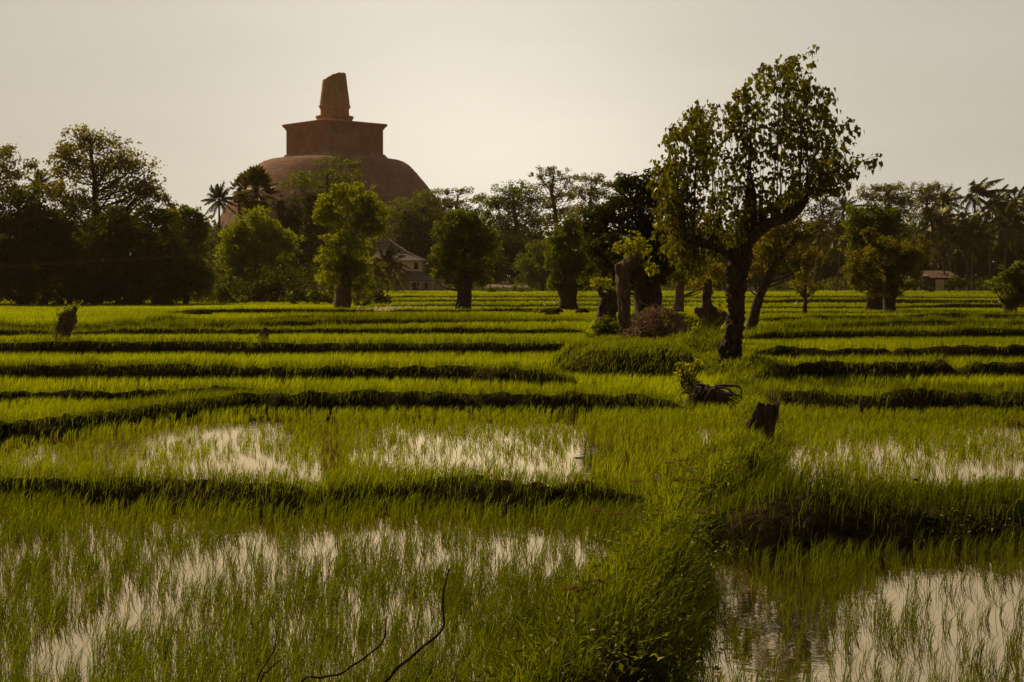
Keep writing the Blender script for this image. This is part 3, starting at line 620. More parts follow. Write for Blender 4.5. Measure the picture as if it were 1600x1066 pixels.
def f(mb):   # veranda roof, hipped at its right end
    z0, z1 = Z_(438), Z_(423.5)
    u = np.linspace(0, 1, 20)[None]; t = np.linspace(0, 1, 7)[:, None]
    for off in (0, -.1):
        Xe = X_(592)+(X_(692)-X_(592))*u; Xr = X_(600)+(X_(654)-X_(600))*u
        X = Xe*(1-t)+Xr*t; Y = (D-2.6)*(1-t)+(D-.02)*t+0*X; Z = z0*(1-t)+z1*t-.12*np.sin(np.pi*t)+off+0*X; grid(mb, X, Y, Z)
        Ye = (D-2.6)+(D+6-(D-2.6))*u; X = X_(692)*(1-t)+X_(654)*t+0*Ye; Y = Ye*(1-t)+(D-.02+u*6)*t; Z = z0*(1-t)+z1*t+off+0*Y; grid(mb, X, Y, Z)
part('veranda_roof', 'rooft', hs, f)
for px in (643, 658, 677, 694.5):
    part('pillar', 'white' if px > 690 else 'cream', hs, lambda mb: box(mb, X_(px-.8), X_(px+.8), D-2.35, D-2.2, -.1, Z_(438.8)))
for px0, px1, y0, y1, nm in ((645, 650, 442, 454.3, 'door'), (652.5, 656.5, 442.5, 446.5, 'window'), (664, 668, 442, 451.5, 'door')):
    o_ = part(nm, 'darkpane', hs, lambda mb: box(mb, X_(px0), X_(px1), D-.36, D-.28, Z_(y1), Z_(y0)))
def f(mb):
    for a, b_, y0, y1 in ((647, 647.5, 411, 420.5), (653.2, 653.7, 411, 420.5), (647, 653.7, 410.5, 411.2), (647, 653.7, 420.3, 421), (650.1, 650.5, 411, 420.5)): box(mb, X_(a), X_(b_), D-.07, D+.02, Z_(y1), Z_(y0))
wn = part('window', 'wood', hs, f); part('pane', 'darkpane', wn, lambda mb: box(mb, X_(647.4), X_(653.4), D-.03, D+.03, Z_(420.5), Z_(411)))
# low pale outbuilding
D = 214.; s = D/F; hb = W(785, 455, D); hb[2] = 0
sh = empty('shed', hb, 'low whitish shed with grey roof half hidden behind the round tree', 'shed')
part('wall', 'white', sh, lambda mb: box(mb, X_(764), X_(822), D, D+4, -.1, Z_(448.5)))
def f(mb):
    u = np.linspace(0, 1, 12)[None]; t = np.linspace(0, 1, 5)[:, None]
    for sg in (0, 1):
        X = X_(761)+(X_(825)-X_(761))*u+0*t; Y = (D-.6)*(1-t)+(D+2)*t+0*u if sg == 0 else (D+4.6)*(1-t)+(D+2)*t+0*u; Z = Z_(449)*(1-t)+Z_(444.5)*t+0*u; grid(mb, X, Y, Z); grid(mb, X, Y, Z-.08)
part('roof', 'rooft', sh, f)
part('window', 'darkpane', sh, lambda mb: box(mb, X_(800), X_(806), D-.03, D+.05, Z_(453), Z_(449.5)))
# hut on the right
D = 224.; s = D/F; hb = W(1466, 455, D); hb[2] = 0
hu = empty('hut', hb, 'small hut with rusty lean-to roof and pale wall under the palms', 'hut')
part('wall', 'wood', hu, lambda mb: box(mb, X_(1444), X_(1494), D+.5, D+4.5, -.1, Z_(431)))
def f(mb):
    u = np.linspace(0, 1, 14)[None]; t = np.linspace(0, 1, 5)[:, None]
    X = X_(1452)+(X_(1497)-X_(1452))*u+0*t; Y = (D-1)*(1-t)+(D+4.8)*t+0*u; Z = Z_(434)*(1-t)+Z_(423)*t+.05*np.sin(u*40)+0*t
    grid(mb, X, Y, Z); grid(mb, X, Y, Z-.07)
part('roof', 'roofrust', hu, f)
part('gable_roof', 'rooft', hu, lambda mb: grid(mb, *[np.array(a) for a in ([[X_(1432), X_(1450)], [X_(1436), X_(1448)]], [[D-.6, D-.6], [D+3.8, D+3.8]], [[Z_(432), Z_(431)], [Z_(423), Z_(424)]])]))
part('pale_wall', 'cream', hu, lambda mb: box(mb, X_(1463), X_(1476), D+.3, D+.45, -.1, Z_(437)))
part('window', 'cream', hu, lambda mb: box(mb, X_(1482), X_(1487), D-.9, D-.8, Z_(434), Z_(427)))
for px in (1455, 1478, 1494): part('post', 'wood', hu, lambda mb: box(mb, X_(px-.6), X_(px+.6), D-.8, D-.68, -.1, Z_(434)))
# ================================================================ trees
FW = 'trees of the far wood'
LW = 'trees of the dark wood on the left'
PG = 'pollarded trees standing in the paddies'
CP = 'coconut palms at the right edge of the fields'
T = tree
T('broadleaf_tree', 'tallest airy tree of the left wood with sky through its crown', 'tree', 128, (150, 473),
  [(152, 475, 7), (152, 420, 6), (150, 350, 4.6), (147, 290, 3.6), (144, 240, 2.4), (142, 215, 1)],
  [(143, 222, 46, 22), (108, 240, 30, 22), (180, 245, 40, 26), (100, 270, 30, 26), (215, 272, 36, 26), (150, 262, 50, 26), (238, 300, 26, 26), (190, 305, 42, 26), (120, 310, 44, 32), (225, 330, 32, 20), (160, 345, 55, 30), (262, 318, 16, 16)], 'lf_olive', leaf=.30, cov=1.45, airy=True, limbs=80, group=LW, twig=.4)
T('broadleaf_tree', 'thin branched tree at the far left edge against the sky', 'tree', 124, (8, 475), [(-10, 475, 6), (-12, 400, 5), (-14, 330, 3.5), (-8, 290, 2), (5, 262, 1.2)],
  [(12, 240, 20, 12), (-22, 258, 40, 28), (32, 274, 22, 12), (48, 260, 14, 10), (5, 300, 36, 20), (44, 300, 26, 16), (82, 300, 22, 16)], 'lf_olive', leaf=.3, cov=1.6, airy=True, limbs=35, group=LW, twig=.4)
for lab, D_, bx, lo, mt in [
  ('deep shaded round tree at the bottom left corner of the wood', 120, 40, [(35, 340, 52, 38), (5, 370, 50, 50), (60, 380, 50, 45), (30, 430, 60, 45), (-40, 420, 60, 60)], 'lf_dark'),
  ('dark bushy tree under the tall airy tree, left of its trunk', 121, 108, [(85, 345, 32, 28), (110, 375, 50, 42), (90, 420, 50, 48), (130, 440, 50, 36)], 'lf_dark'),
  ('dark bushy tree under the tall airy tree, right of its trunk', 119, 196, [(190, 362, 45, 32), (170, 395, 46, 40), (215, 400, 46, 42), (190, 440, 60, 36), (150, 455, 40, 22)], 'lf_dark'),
  ('dark spreading tree at the right end of the left wood', 124, 248, [(250, 345, 26, 24), (235, 375, 36, 34), (262, 395, 30, 30), (240, 430, 44, 34)], 'lf_mid'),
  ('rounded leafy tree between left wood and slim coconut palm', 152, 285, [(275, 335, 20, 16), (300, 342, 22, 16), (285, 360, 36, 24), (305, 385, 28, 34), (280, 400, 30, 30), (318, 360, 14, 20)], 'lf_mid'),
  ('low olive tree at the foot of the left wood', 123, 290, [(285, 418, 40, 22), (265, 440, 30, 24), (310, 438, 28, 26), (290, 455, 44, 18)], 'lf_mid')]:
    T('broadleaf_tree', lab, 'tree', D_, (bx, 475), [(bx, 475, 5), (bx+2, 450, 4), (bx, 430, 2.5), (bx+1, 415, 1.5)], lo, mt, leaf=.34, cov=3.2, limbs=16, group=LW)
coconut('coconut palm inside the left wood, beside the tall airy tree', 130, (68, 470), (66, 290), 26, 20, wind=.1, droop=.35, group='palms left of the dome')
coconut('slim coconut palm standing clear left of the dome', 170, (334, 462), (341, 312), 30, 26, wind=.08, droop=.38, bend=4, group='palms left of the dome')
fanpalm('tall fan palm with a thick shaggy head before the dome', 168, (398, 462), (400, 298), 34, 64, squash=1.25)
fanpalm('small fan palm pressed against the left of the taller one', 172, (374, 462), (374, 296), 20, 22)
T('broadleaf_tree', 'rounded yellow green tree below the two fan palms', 'tree', 139, (405, 470), [(406, 472, 6), (405, 448, 5), (402, 420, 4), (400, 390, 2.5)],
  [(402, 352, 34, 22), (372, 372, 30, 26), (436, 370, 28, 22), (402, 384, 50, 28), (366, 402, 26, 26), (442, 396, 26, 24), (400, 418, 46, 24), (372, 436, 22, 16), (436, 424, 24, 16)], 'lf_light', leaf=.25, cov=2.7, limbs=22, group='round trees at the field edge')
T('broadleaf_tree', 'dark tree with thin pale trunk between two yellow green trees', 'tree', 165, (489, 466), [(489, 466, 4), (491, 430, 3.6), (486, 390, 3.2), (480, 350, 2)],
  [(452, 330, 24, 22), (486, 318, 32, 20), (520, 312, 24, 18), (470, 350, 40, 26), (505, 360, 34, 34), (462, 388, 36, 22), (500, 400, 30, 30), (470, 425, 30, 22)], 'lf_dark', 'bark_pale', leaf=.36, cov=2.3, limbs=14, group='round trees at the field edge')
T('broadleaf_tree', 'flat topped feathery tree spreading in front of the dome', 'tree', 214, (516, 455), [(516, 455, 4), (514, 380, 3.4), (511, 310, 2.6), (512, 270, 1.5)],
  [(508, 250, 22, 6), (540, 258, 30, 7), (470, 276, 34, 7), (505, 272, 40, 7), (552, 276, 32, 7), (490, 292, 46, 8), (545, 292, 34, 8), (455, 286, 20, 6)], 'lf_mid', leaf=.34, cov=1.3, airy=True, limbs=36, group=FW, twig=.3)
T('pollarded_tree', 'tall yellow green pollard with fluted grey trunk before the dome', 'tree', 107, (535, 482), [(534, 484, 15), (536, 462, 13), (538, 440, 9), (541, 410, 4), (543, 385, 2)],
  [(545, 304, 34, 15), (515, 314, 24, 18), (575, 318, 24, 18), (590, 345, 16, 26), (508, 340, 18, 18), (548, 338, 34, 24), (570, 355, 24, 18), (525, 372, 20, 14), (518, 400, 22, 22), (555, 392, 24, 28), (535, 425, 34, 22), (562, 425, 20, 22), (515, 440, 18, 12), (562, 452, 16, 12)], 'lf_light', 'bark_pale', leaf=.19, cov=2.9, limbs=30, group=PG, flute=.1)
T('bush', 'dark rounded bush at the right foot of the tall pollard', 'bush', 113, (580, 470), None, [(580, 462, 22, 14), (562, 472, 16, 9), (600, 470, 12, 8)], 'lf_dark', leaf=.22, cov=2.6, group='bushes along the wood edge', fol='foliage')
T('broadleaf_tree', 'small dry looking tree left of the cream house', 'tree', 150, (592, 462), [(592, 462, 3), (592, 440, 2.4), (593, 420, 1.5)], [(592, 418, 16, 14), (585, 436, 16, 14), (603, 436, 15, 14)], 'lf_olive', leaf=.25, cov=1.6, limbs=14, group='round trees at the field edge')
coconut('drooping young palm hiding the left of the cream house', 205, (606, 455), (604, 412), 38, 24, wind=.12, droop=.75, group='palms around the cream house', name='palm_tree')
coconut('low drooping palm in front of the house veranda', 212, (622, 455), (620, 428), 24, 18, wind=.1, droop=.7, group='palms around the cream house', name='palm_tree')
coconut('yellowish palm rising behind the upper roof of the house', 246, (634, 452), (636, 386), 26, 16, wind=.1, droop=.5, mat='lf_olive', group='palms around the cream house')
coconut('young palm between the house and the round dense tree', 243, (686, 452), (684, 410), 30, 18, wind=.1, droop=.55, group='palms around the cream house', name='palm_tree')
T('broadleaf_tree', 'brown shaded tree directly above the house roof', 'tree', 238, (655, 455), [(655, 455, 4), (655, 400, 3.4), (656, 350, 2.4)],
  [(650, 338, 34, 16), (632, 362, 26, 20), (672, 352, 26, 22), (650, 375, 36, 24), (680, 382, 22, 26), (640, 400, 30, 22), (690, 420, 20, 24)], 'lf_dark', leaf=.42, cov=2.4, limbs=10, group=FW)
T('broadleaf_tree', 'feathery tree overlapping the right shoulder of the dome', 'tree', 262, (668, 452), [(668, 452, 4), (668, 370, 3), (668, 310, 2)],
  [(668, 303, 26, 7), (645, 318, 30, 8), (688, 316, 26, 8), (668, 332, 36, 10), (620, 335, 26, 10)], 'lf_mid', leaf=.36, cov=1.9, airy=True, limbs=26, group=FW, twig=.3)
T('broadleaf_tree', 'thin golden topped tree just right of the dome', 'tree', 258, (716, 453), [(716, 453, 4), (715, 380, 3.2), (714, 330, 2.4), (716, 305, 1.4)],
  [(702, 300, 20, 6), (728, 298, 16, 6), (748, 312, 22, 8), (712, 318, 34, 9), (740, 330, 30, 10), (700, 340, 24, 14)], 'lf_olive', leaf=.38, cov=1.4, airy=True, limbs=44, group=FW, twig=.35)
T('pollarded_tree', 'dense rounded tree on a short trunk in open paddy', 'tree', 101, (724, 487), [(724, 489, 14), (724, 470, 11), (725, 450, 11), (725, 420, 6), (726, 390, 3)],
  [(716, 342, 26, 15), (742, 344, 24, 15), (700, 368, 24, 20), (754, 372, 22, 24), (726, 376, 42, 30), (694, 398, 22, 18), (756, 402, 21, 22), (724, 412, 40, 24), (700, 424, 22, 16), (742, 434, 24, 14), (718, 446, 20, 8)], 'lf_mid', leaf=.19, cov=3.6, limbs=22, group=PG, flute=.08)
T('broadleaf_tree', 'broad greyish tree rising right behind the dense rounded tree', 'tree', 240, (805, 455), [(806, 455, 5), (805, 400, 4.4), (806, 350, 3.4), (802, 305, 2)],
  [(800, 298, 34, 11), (772, 316, 28, 12), (830, 308, 26, 12), (800, 322, 44, 14), (785, 345, 40, 15), (828, 342, 32, 16), (800, 368, 40, 18)], 'lf_mid', leaf=.38, cov=2.0, airy=True, limbs=50, group=FW, twig=.3)
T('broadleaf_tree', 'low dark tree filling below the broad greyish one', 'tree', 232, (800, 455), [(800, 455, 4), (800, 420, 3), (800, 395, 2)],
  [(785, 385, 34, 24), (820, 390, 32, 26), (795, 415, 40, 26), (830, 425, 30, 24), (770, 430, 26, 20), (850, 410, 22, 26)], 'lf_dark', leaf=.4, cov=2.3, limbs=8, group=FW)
T('broadleaf_tree', 'tallest thin tree of the middle wood with layered golden crown', 'tree', 262, (868, 453), [(868, 453, 4), (867, 390, 3.6), (869, 340, 3.2), (862, 300, 2.6), (866, 275, 1.6)],
  [(868, 267, 26, 6), (846, 276, 18, 6), (890, 280, 24, 7), (858, 292, 30, 8), (880, 306, 34, 9), (848, 318, 26, 9), (882, 332, 30, 11), (852, 345, 22, 12)], 'lf_olive', leaf=.38, cov=1.6, airy=True, limbs=60, group=FW, twig=.35)
T('broadleaf_tree', 'layered tree between the tallest thin tree and dark big tree', 'tree', 252, (925, 453), [(925, 453, 4), (924, 380, 3.6), (922, 330, 2.8), (925, 290, 1.6)],
  [(925, 280, 26, 7), (952, 288, 24, 8), (905, 296, 26, 8), (935, 305, 36, 9), (915, 325, 34, 12), (950, 330, 26, 14), (905, 352, 26, 14)], 'lf_olive', leaf=.38, cov=1.7, airy=True, limbs=44, group=FW, twig=.35)
T('pollarded_tree', 'leafy pollard with flared grey trunk left of the big dark tree', 'tree', 101, (888, 486), [(889, 488, 15), (888, 470, 13), (886, 450, 15), (888, 425, 9), (890, 390, 5)],
  [(890, 350, 22, 14), (870, 374, 20, 20), (906, 372, 20, 22), (888, 392, 32, 24), (866, 404, 16, 18), (882, 424, 28, 18), (906, 420, 18, 22), (868, 440, 14, 12), (912, 448, 9, 14)], 'lf_mid', leaf=.19, cov=3.2, limbs=20, group=PG, flute=.08)
T('broadleaf_tree', 'big black shaded tree behind the old bent trunks', 'tree', 50, (1008, 505), [(1008, 505, 24), (1010, 480, 20), (1008, 455, 22), (1000, 420, 15), (1000, 380, 10), (1000, 330, 5)],
  [(1010, 286, 34, 24), (975, 302, 36, 24), (948, 335, 34, 28), (1040, 300, 34, 32), (990, 335, 50, 34), (935, 372, 30, 30), (1045, 350, 42, 40), (980, 385, 52, 36), (1040, 400, 46, 34), (935, 412, 30, 24), (985, 420, 40, 20), (955, 436, 24, 14), (1042, 432, 26, 16)], 'lf_dark', leaf=.17, cov=2.6, limbs=40, group='old trees on the mound', flute=.1, zb=.45)
T('broadleaf_tree', 'slender tree with half lit trunk behind the brushwood', 'tree', 94, (1060, 489), [(1060, 491, 9), (1061, 465, 7.5), (1062, 440, 6), (1066, 410, 3)],
  [(1060, 415, 30, 22), (1095, 420, 24, 20), (1085, 440, 26, 12), (1110, 435, 16, 16)], 'lf_mid', 'bark_pale', leaf=.2, cov=1.5, limbs=20, group='old trees on the mound')
T('broadleaf_tree', 'olive leaved tree leaning right behind the tall pollard', 'tree', 62, (1172, 508), [(1172, 512, 9), (1184, 470, 7.5), (1202, 430, 6.5), (1226, 395, 5), (1250, 365, 3)],
  [(1215, 360, 32, 22), (1248, 352, 24, 26), (1195, 385, 30, 24), (1235, 388, 30, 26), (1262, 385, 16, 34), (1215, 415, 36, 20), (1255, 425, 18, 18), (1185, 420, 22, 20)], 'lf_olive', leaf=.17, cov=1.6, limbs=16, group='old trees on the mound', twig=.35)
T('pollarded_tree', 'dark green round headed tree behind the olive one', 'tree', 101, (1366, 486), [(1366, 488, 19), (1367, 474, 13), (1366, 450, 11), (1362, 410, 8), (1362, 370, 3)],
  [(1352, 336, 26, 17), (1386, 340, 24, 16), (1335, 350, 22, 22), (1362, 358, 34, 26), (1400, 356, 22, 20), (1338, 388, 26, 22), (1380, 380, 30, 18), (1335, 425, 18, 16), (1348, 448, 18, 12)], 'lf_mid', leaf=.2, cov=3.6, limbs=16, group=PG, flute=.12)
T('pollarded_tree', 'bushy olive tree with twisted trunk beside the dark round one', 'tree', 95, (1390, 490), [(1392, 491, 10), (1388, 472, 9), (1392, 450, 9), (1388, 425, 6), (1388, 395, 3)],
  [(1388, 386, 36, 18), (1358, 404, 30, 20), (1420, 398, 26, 22), (1390, 410, 46, 22), (1346, 428, 24, 16), (1432, 418, 16, 18), (1385, 432, 40, 14), (1340, 442, 18, 10), (1362, 372, 14, 16), (1442, 380, 8, 12), (1410, 452, 18, 10), (1375, 455, 18, 10)], 'lf_olive', leaf=.2, cov=2.5, limbs=36, group=PG, flute=.15, twig=.35)
T('sapling', 'small sapling standing alone between tall pollard and olive tree', 'tree', 90, (1257, 492), [(1257, 493, 4), (1258, 475, 3), (1258, 455, 2.2), (1258, 440, 1.2)],
  [(1258, 446, 10, 11), (1250, 454, 9, 9), (1268, 452, 8, 7), (1240, 442, 4, 4), (1278, 446, 4, 4)], 'lf_olive', leaf=.19, cov=1.2, airy=True, limbs=16, group=PG, twig=.3)
T('pollarded_tree', 'stubby tree with twisted dark trunk at the right edge', 'tree', 82, (1583, 498), [(1582, 499, 11), (1578, 480, 9), (1584, 462, 9), (1588, 440, 5)],
  [(1588, 416, 22, 15), (1572, 434, 16, 16), (1606, 440, 22, 28), (1585, 448, 26, 18), (1560, 452, 9, 8), (1545, 445, 6, 4), (1600, 470, 18, 14), (1580, 470, 16, 10)], 'lf_mid', leaf=.2, cov=2.6, limbs=14, group=PG, flute=.15)
T('broadleaf_tree', 'pale feathery crown behind the palms, left one', 'tree', 262, (1385, 452), [(1385, 452, 4), (1385, 380, 3.4), (1385, 310, 2)], [(1370, 296, 26, 8), (1398, 294, 24, 8), (1352, 308, 18, 8), (1385, 310, 40, 10), (1410, 316, 26, 10), (1385, 335, 40, 16)], 'lf_olive', leaf=.36, cov=1.8, airy=True, limbs=34, group=FW, twig=.3)
T('broadleaf_tree', 'pale feathery crown behind the palms, right one', 'tree', 266, (1448, 452), [(1448, 452, 4), (1448, 380, 3.4), (1448, 310, 2)], [(1438, 296, 24, 8), (1465, 295, 22, 8), (1450, 310, 40, 10), (1480, 312, 22, 9), (1450, 335, 40, 16)], 'lf_olive', leaf=.36, cov=1.8, airy=True, limbs=34, group=FW, twig=.3)
for lab, bx, lo in [('rounded dark tree closing the gap right of the house', 758, [(752, 398, 26, 26), (735, 420, 24, 24), (770, 425, 28, 22)]), ('rounded green tree low between the two paddy pollards', 848, [(845, 395, 24, 20), (830, 420, 28, 22), (862, 418, 24, 22), (845, 438, 40, 14)]),
  ('rounded green tree peeping between flared pollard and black tree', 935, [(930, 390, 24, 26), (945, 420, 30, 24), (915, 430, 26, 20)]), ('rounded tree low behind the half lit trunk', 1090, [(1085, 405, 34, 24), (1120, 420, 34, 24), (1060, 430, 30, 20)]), ('rounded tree low behind the tall pollard trunk', 1165, [(1160, 400, 40, 26), (1140, 430, 40, 20), (1190, 432, 34, 18)])]:
    T('broadleaf_tree', lab, 'tree', 222, (bx, 455), [(bx, 455, 3.5), (bx, 430, 2.5), (bx, 405, 1.5)], lo, 'lf_mid' if bx in (848, 935) else 'lf_dark', leaf=.36, cov=2.6, limbs=8, group=FW)
T('broadleaf_tree', 'bare grey branched tree between tall pollard and olive tree', 'tree', 250, (1285, 453), [(1285, 453, 4), (1286, 390, 3.4), (1286, 330, 2)], [(1290, 318, 30, 12), (1268, 332, 26, 14), (1310, 330, 22, 14), (1290, 350, 36, 18)], 'lf_grey', leaf=.4, cov=.8, airy=True, limbs=50, group=FW, twig=.4)
for lab, D_, bx, lo in [
  ('dark thicket tree behind the lone sapling', 240, 1240, [(1230, 385, 46, 30), (1290, 400, 40, 34), (1190, 400, 40, 34), (1250, 430, 60, 26), (1310, 430, 36, 26)]),
  ('dark thicket tree behind the rusty hut', 246, 1470, [(1440, 385, 46, 40), (1490, 370, 46, 40), (1470, 415, 56, 34), (1420, 420, 40, 34)]),
  ('dark thicket tree at the far right behind the palms', 244, 1560, [(1540, 375, 46, 40), (1590, 365, 46, 46), (1560, 415, 56, 36), (1630, 400, 50, 50)])]:
    T('broadleaf_tree', lab, 'tree', D_, (bx, 455), [(bx, 455, 4), (bx, 410, 3), (bx, 380, 2)], lo, 'lf_dark', leaf=.5, cov=2.0, limbs=6, group=FW)
for lab, D_, b_, t_, R_, nf, wd in [
  ('grey palm half hidden under the limb of the tall pollard', 205, (1268, 454), (1278, 362), 32, 18, .1), ('fan-headed palm left of the dark round tree', 212, (1306, 454), (1308, 372), 38, 20, .05), ('palm whose head peeps out above the grey palm', 225, (1320, 454), (1316, 330), 30, 16, .25),
  ('slanting palm just left of the rusty hut', 226, (1480, 453), (1456, 352), 44, 22, .35), ('palm leaning over the roof of the rusty hut', 229, (1486, 453), (1478, 366), 38, 20, .35), ('tallest windblown palm of the right grove', 233, (1520, 453), (1523, 306), 40, 22, .6),
  ('palm with spreading head right of the hut', 224, (1514, 454), (1516, 366), 46, 24, .3), ('thin palm just below the tallest windblown one', 236, (1548, 453), (1550, 326), 40, 20, .5), ('palm at the right edge with wide arching fronds', 226, (1572, 454), (1576, 344), 48, 24, .35),
  ('upper palm in the right corner of the grove', 238, (1592, 453), (1590, 318), 38, 20, .5), ('dark palm in front of the pale feathery crowns', 240, (1496, 453), (1474, 318), 34, 18, .4), ('palm head rising between dark round tree and hut', 242, (1420, 453), (1388, 312), 24, 14, .4)]:
    coconut(lab, D_, b_, t_, R_, nf, wd, group=CP, bend=3 if b_[0] < 1500 else -3)
# bushes along the edge of the wood
for lab, D_, px, lo, mt in [
  ('dark hedge like bush left of the yellow green tree', 126, 345, [(340, 462, 26, 14), (365, 466, 20, 10)], 'lf_mid'), ('dark bush at the foot of the rounded yellow green tree', 130, 420, [(400, 460, 30, 16), (435, 458, 26, 16)], 'lf_dark'),
  ('low dark bush left of the tall fluted pollard', 120, 485, [(465, 464, 24, 12), (500, 468, 26, 10)], 'lf_dark'), ('grassy olive bush at the right end of the left wood', 120, 235, [(225, 464, 26, 12), (255, 468, 24, 9)], 'lf_olive'),
  ('blackish bush in the left corner below the wood', 118, 20, [(0, 462, 40, 18), (45, 468, 30, 10)], 'lf_dark'), ('blackish bush below the wood beside the left stub', 119, 125, [(100, 464, 34, 14), (150, 466, 30, 12)], 'lf_dark')]:
    T('bush', lab, 'bush', D_, (px, 472), None, lo, mt, leaf=.26, cov=2.6, group='bushes along the wood edge', fol='foliage')
for lab, px, lo in [('dark shrub at the left side of the rusty hut', 1440, [(1436, 444, 14, 10), (1450, 449, 10, 7)]), ('dark shrub at the right corner of the rusty hut', 1492, [(1490, 446, 12, 9), (1504, 448, 12, 8)])]:
    T('bush', lab, 'bush', 208, (px, 456), None, lo, 'lf_dark', leaf=.28, cov=2.2, group='bushes along the wood edge', fol='foliage')
# far wood closing the horizon, and the undergrowth along the field edge
def leafmass(name, label, X0, X1, D0, D1, zlo, ztop, n, leaf, mat, cat, clump=1.2):
    k = n//40; px = rng.uniform(X0, X1, k); D_ = rng.uniform(D0, D1, k); zt = ztop(px)
    z = zlo+(zt-zlo)*rng.uniform(0, 1, k)**.8
    kc = np.stack([(px-CX)*D_/F, D_, z], 1); idx = rng.integers(0, k, n)
    P = kc[idx]+rng.normal(size=(n, 3))*clump*np.array([1, .8, .7]); P[:, 2] = np.maximum(P[:, 2], .05)
    mb = MB(); leaves(mb, P, rng.normal(size=(n, 3))+np.array([0, 0, .5]), leaf*rng.uniform(.6, 1.3, n), .65, np.clip(rng.uniform(0, 1, k)[idx]*.7+rng.normal(size=n)*.15+.1, 0, 1))
    o = mb.build(name, M[mat]); return tag(o, label, cat, kind='stuff')
leafmass('distant_wood', 'dark distant wood closing the view behind all the trees', -420, 2020, 285, 330, 0, lambda p: 8.5+4*fbm2(p*.01, p*0, 5)+3*fbm2(p*.05, p*0, 6), 130000, .9, 'lf_dark', 'wood', 1.6)
leafmass('undergrowth', 'low weedy undergrowth along the far edge of the paddies', 585, 1700, 226, 245, 0, lambda p: .9+1.6*fbm2(p*.03, p*0, 15), 26000, .32, 'lf_mid', 'undergrowth', .5)
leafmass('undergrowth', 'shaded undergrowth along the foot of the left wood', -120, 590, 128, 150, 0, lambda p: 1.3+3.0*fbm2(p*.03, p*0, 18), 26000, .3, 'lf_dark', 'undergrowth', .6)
# ================================================================ tall pollard (foreground)
D = 36.; s = D/F; hb_ = np.array([(1143-CX)*s, D, .22])
hero = empty('pollarded_tree', hb_, 'tall foreground pollard with crooked trunk and fan of leafy shoots', 'tree', 'old trees on the mound')
def HP(px, py, dy=0.): return W(px, py, D)+np.array([0, dy, 0])
mb = MB()
def limb(pts, sides=18, n=40, rough=.22, flute=.09, seed=1):
    A = np.array([np.concatenate([HP(p[0], p[1], p[3] if len(p) > 3 else 0), [p[2]*s]]) for p in pts]); q = smooth_path(A, n)
    tube(mb, q[:, :3], q[:, 3], sides, rough, 13, seed=seed, flute=flute); return q
limb([(1139, 584, 21), (1141, 568, 16.5), (1143, 545, 15.5), (1149, 515, 13), (1151, 485, 12.5), (1151, 458, 13), (1153, 432, 15), (1158, 408, 16), (1163, 392, 14)], 36, 120, .42, .13, 4)
limb([(1158, 418, 10), (1148, 401, 9.5), (1130, 389, 8.5), (1108, 382, 7.5, -.1), (1085, 378, 6.5, -.2), (1068, 373, 5.5, -.3), (1060, 366, 4, -.3)], seed=2)
limb([(1163, 400, 12), (1168, 372, 10.5), (1174, 342, 9.5), (1174, 315, 9), (1173, 298, 8.5), (1172, 288, 5)], seed=3)
limb([(1168, 375, 9), (1190, 354, 9, .05), (1212, 345, 8.5, .1), (1235, 337, 8, .15), (1250, 327, 7, .2), (1260, 317, 4, .2)], seed=5)
limb([(1152, 410, 9), (1140, 396, 8, .4), (1128, 380, 7, .6), (1122, 368, 6, .7)], seed=6, n=14)
limb([(1168, 380, 8), (1185, 360, 8, -.4), (1200, 348, 8, -.6), (1212, 336, 7, -.7)], seed=7, n=14)
for (kx, ky, r_) in [(1173, 292, 9), (1192, 340, 8), (1210, 330, 8), (1228, 326, 9), (1246, 318, 8), (1066, 370, 9), (1090, 374, 8), (1112, 376, 8), (1158, 425, 12), (1150, 440, 10)]:
    q = HP(kx, ky, rng.uniform(-.1, .1)); tube(mb, [q-np.array([0, 0, r_*s]), q-np.array([0, 0, r_*s*.5]), q, q+np.array([0, 0, r_*s*.8]), q+np.array([.02, 0, r_*s*1.5])], [r_*s*.4, r_*s*.75, r_*s*.85, r_*s*.7, r_*s*.25], 10, .6, 14, seed=int(kx) % 50)
mb.build('trunk', M['bark'], hero, hb_, True)
POLY = np.array([(1040, 232), (1046, 206), (1062, 184), (1084, 170), (1108, 157), (1140, 165), (1150, 150), (1165, 130), (1192, 106), (1218, 95), (1242, 93), (1262, 104), (1272, 132), (1290, 152), (1307, 174), (1316, 198), (1322, 222), (1338, 236), (1368, 243), (1352, 260), (1328, 274), (1330, 294), (1300, 300), (1268, 300), (1230, 312), (1190, 330), (1160, 370), (1120, 392), (1085, 424), (1060, 415), (1040, 390), (1030, 350), (1024, 318), (1022, 285), (1030, 255)], float)
def inside(p, Q):
    x, y = p[:, 0], p[:, 1]; c = np.zeros(len(p), bool); j = len(Q)-1
    for i in range(len(Q)):
        xi, yi = Q[i]; xj, yj = Q[j]
        c ^= ((yi > y) != (yj > y)) & (x < (xj-xi)*(y-yi)/(yj-yi+1e-9)+xi); j = i
    return c
def edged(p, Q):
    d = np.full(len(p), 1e9)
    for i in range(len(Q)):
        a, b = Q[i-1], Q[i]; t = np.clip(((p-a)@(b-a))/((b-a)@(b-a)), 0, 1); d = np.minimum(d, np.linalg.norm(p-a-t[:, None]*(b-a), axis=1))
    return d
cand = np.stack([rng.uniform(1015, 1375, 9000), rng.uniform(90, 430, 9000)], 1); cand = cand[inside(cand, POLY)]; ed_ = edged(cand, POLY)
wt = (.5+.5*np.exp(-ed_/24))*np.clip(.35+1.5*(fbm2(cand[:, 0]*.028, cand[:, 1]*.028, 66)-.18), .12, 1.1)
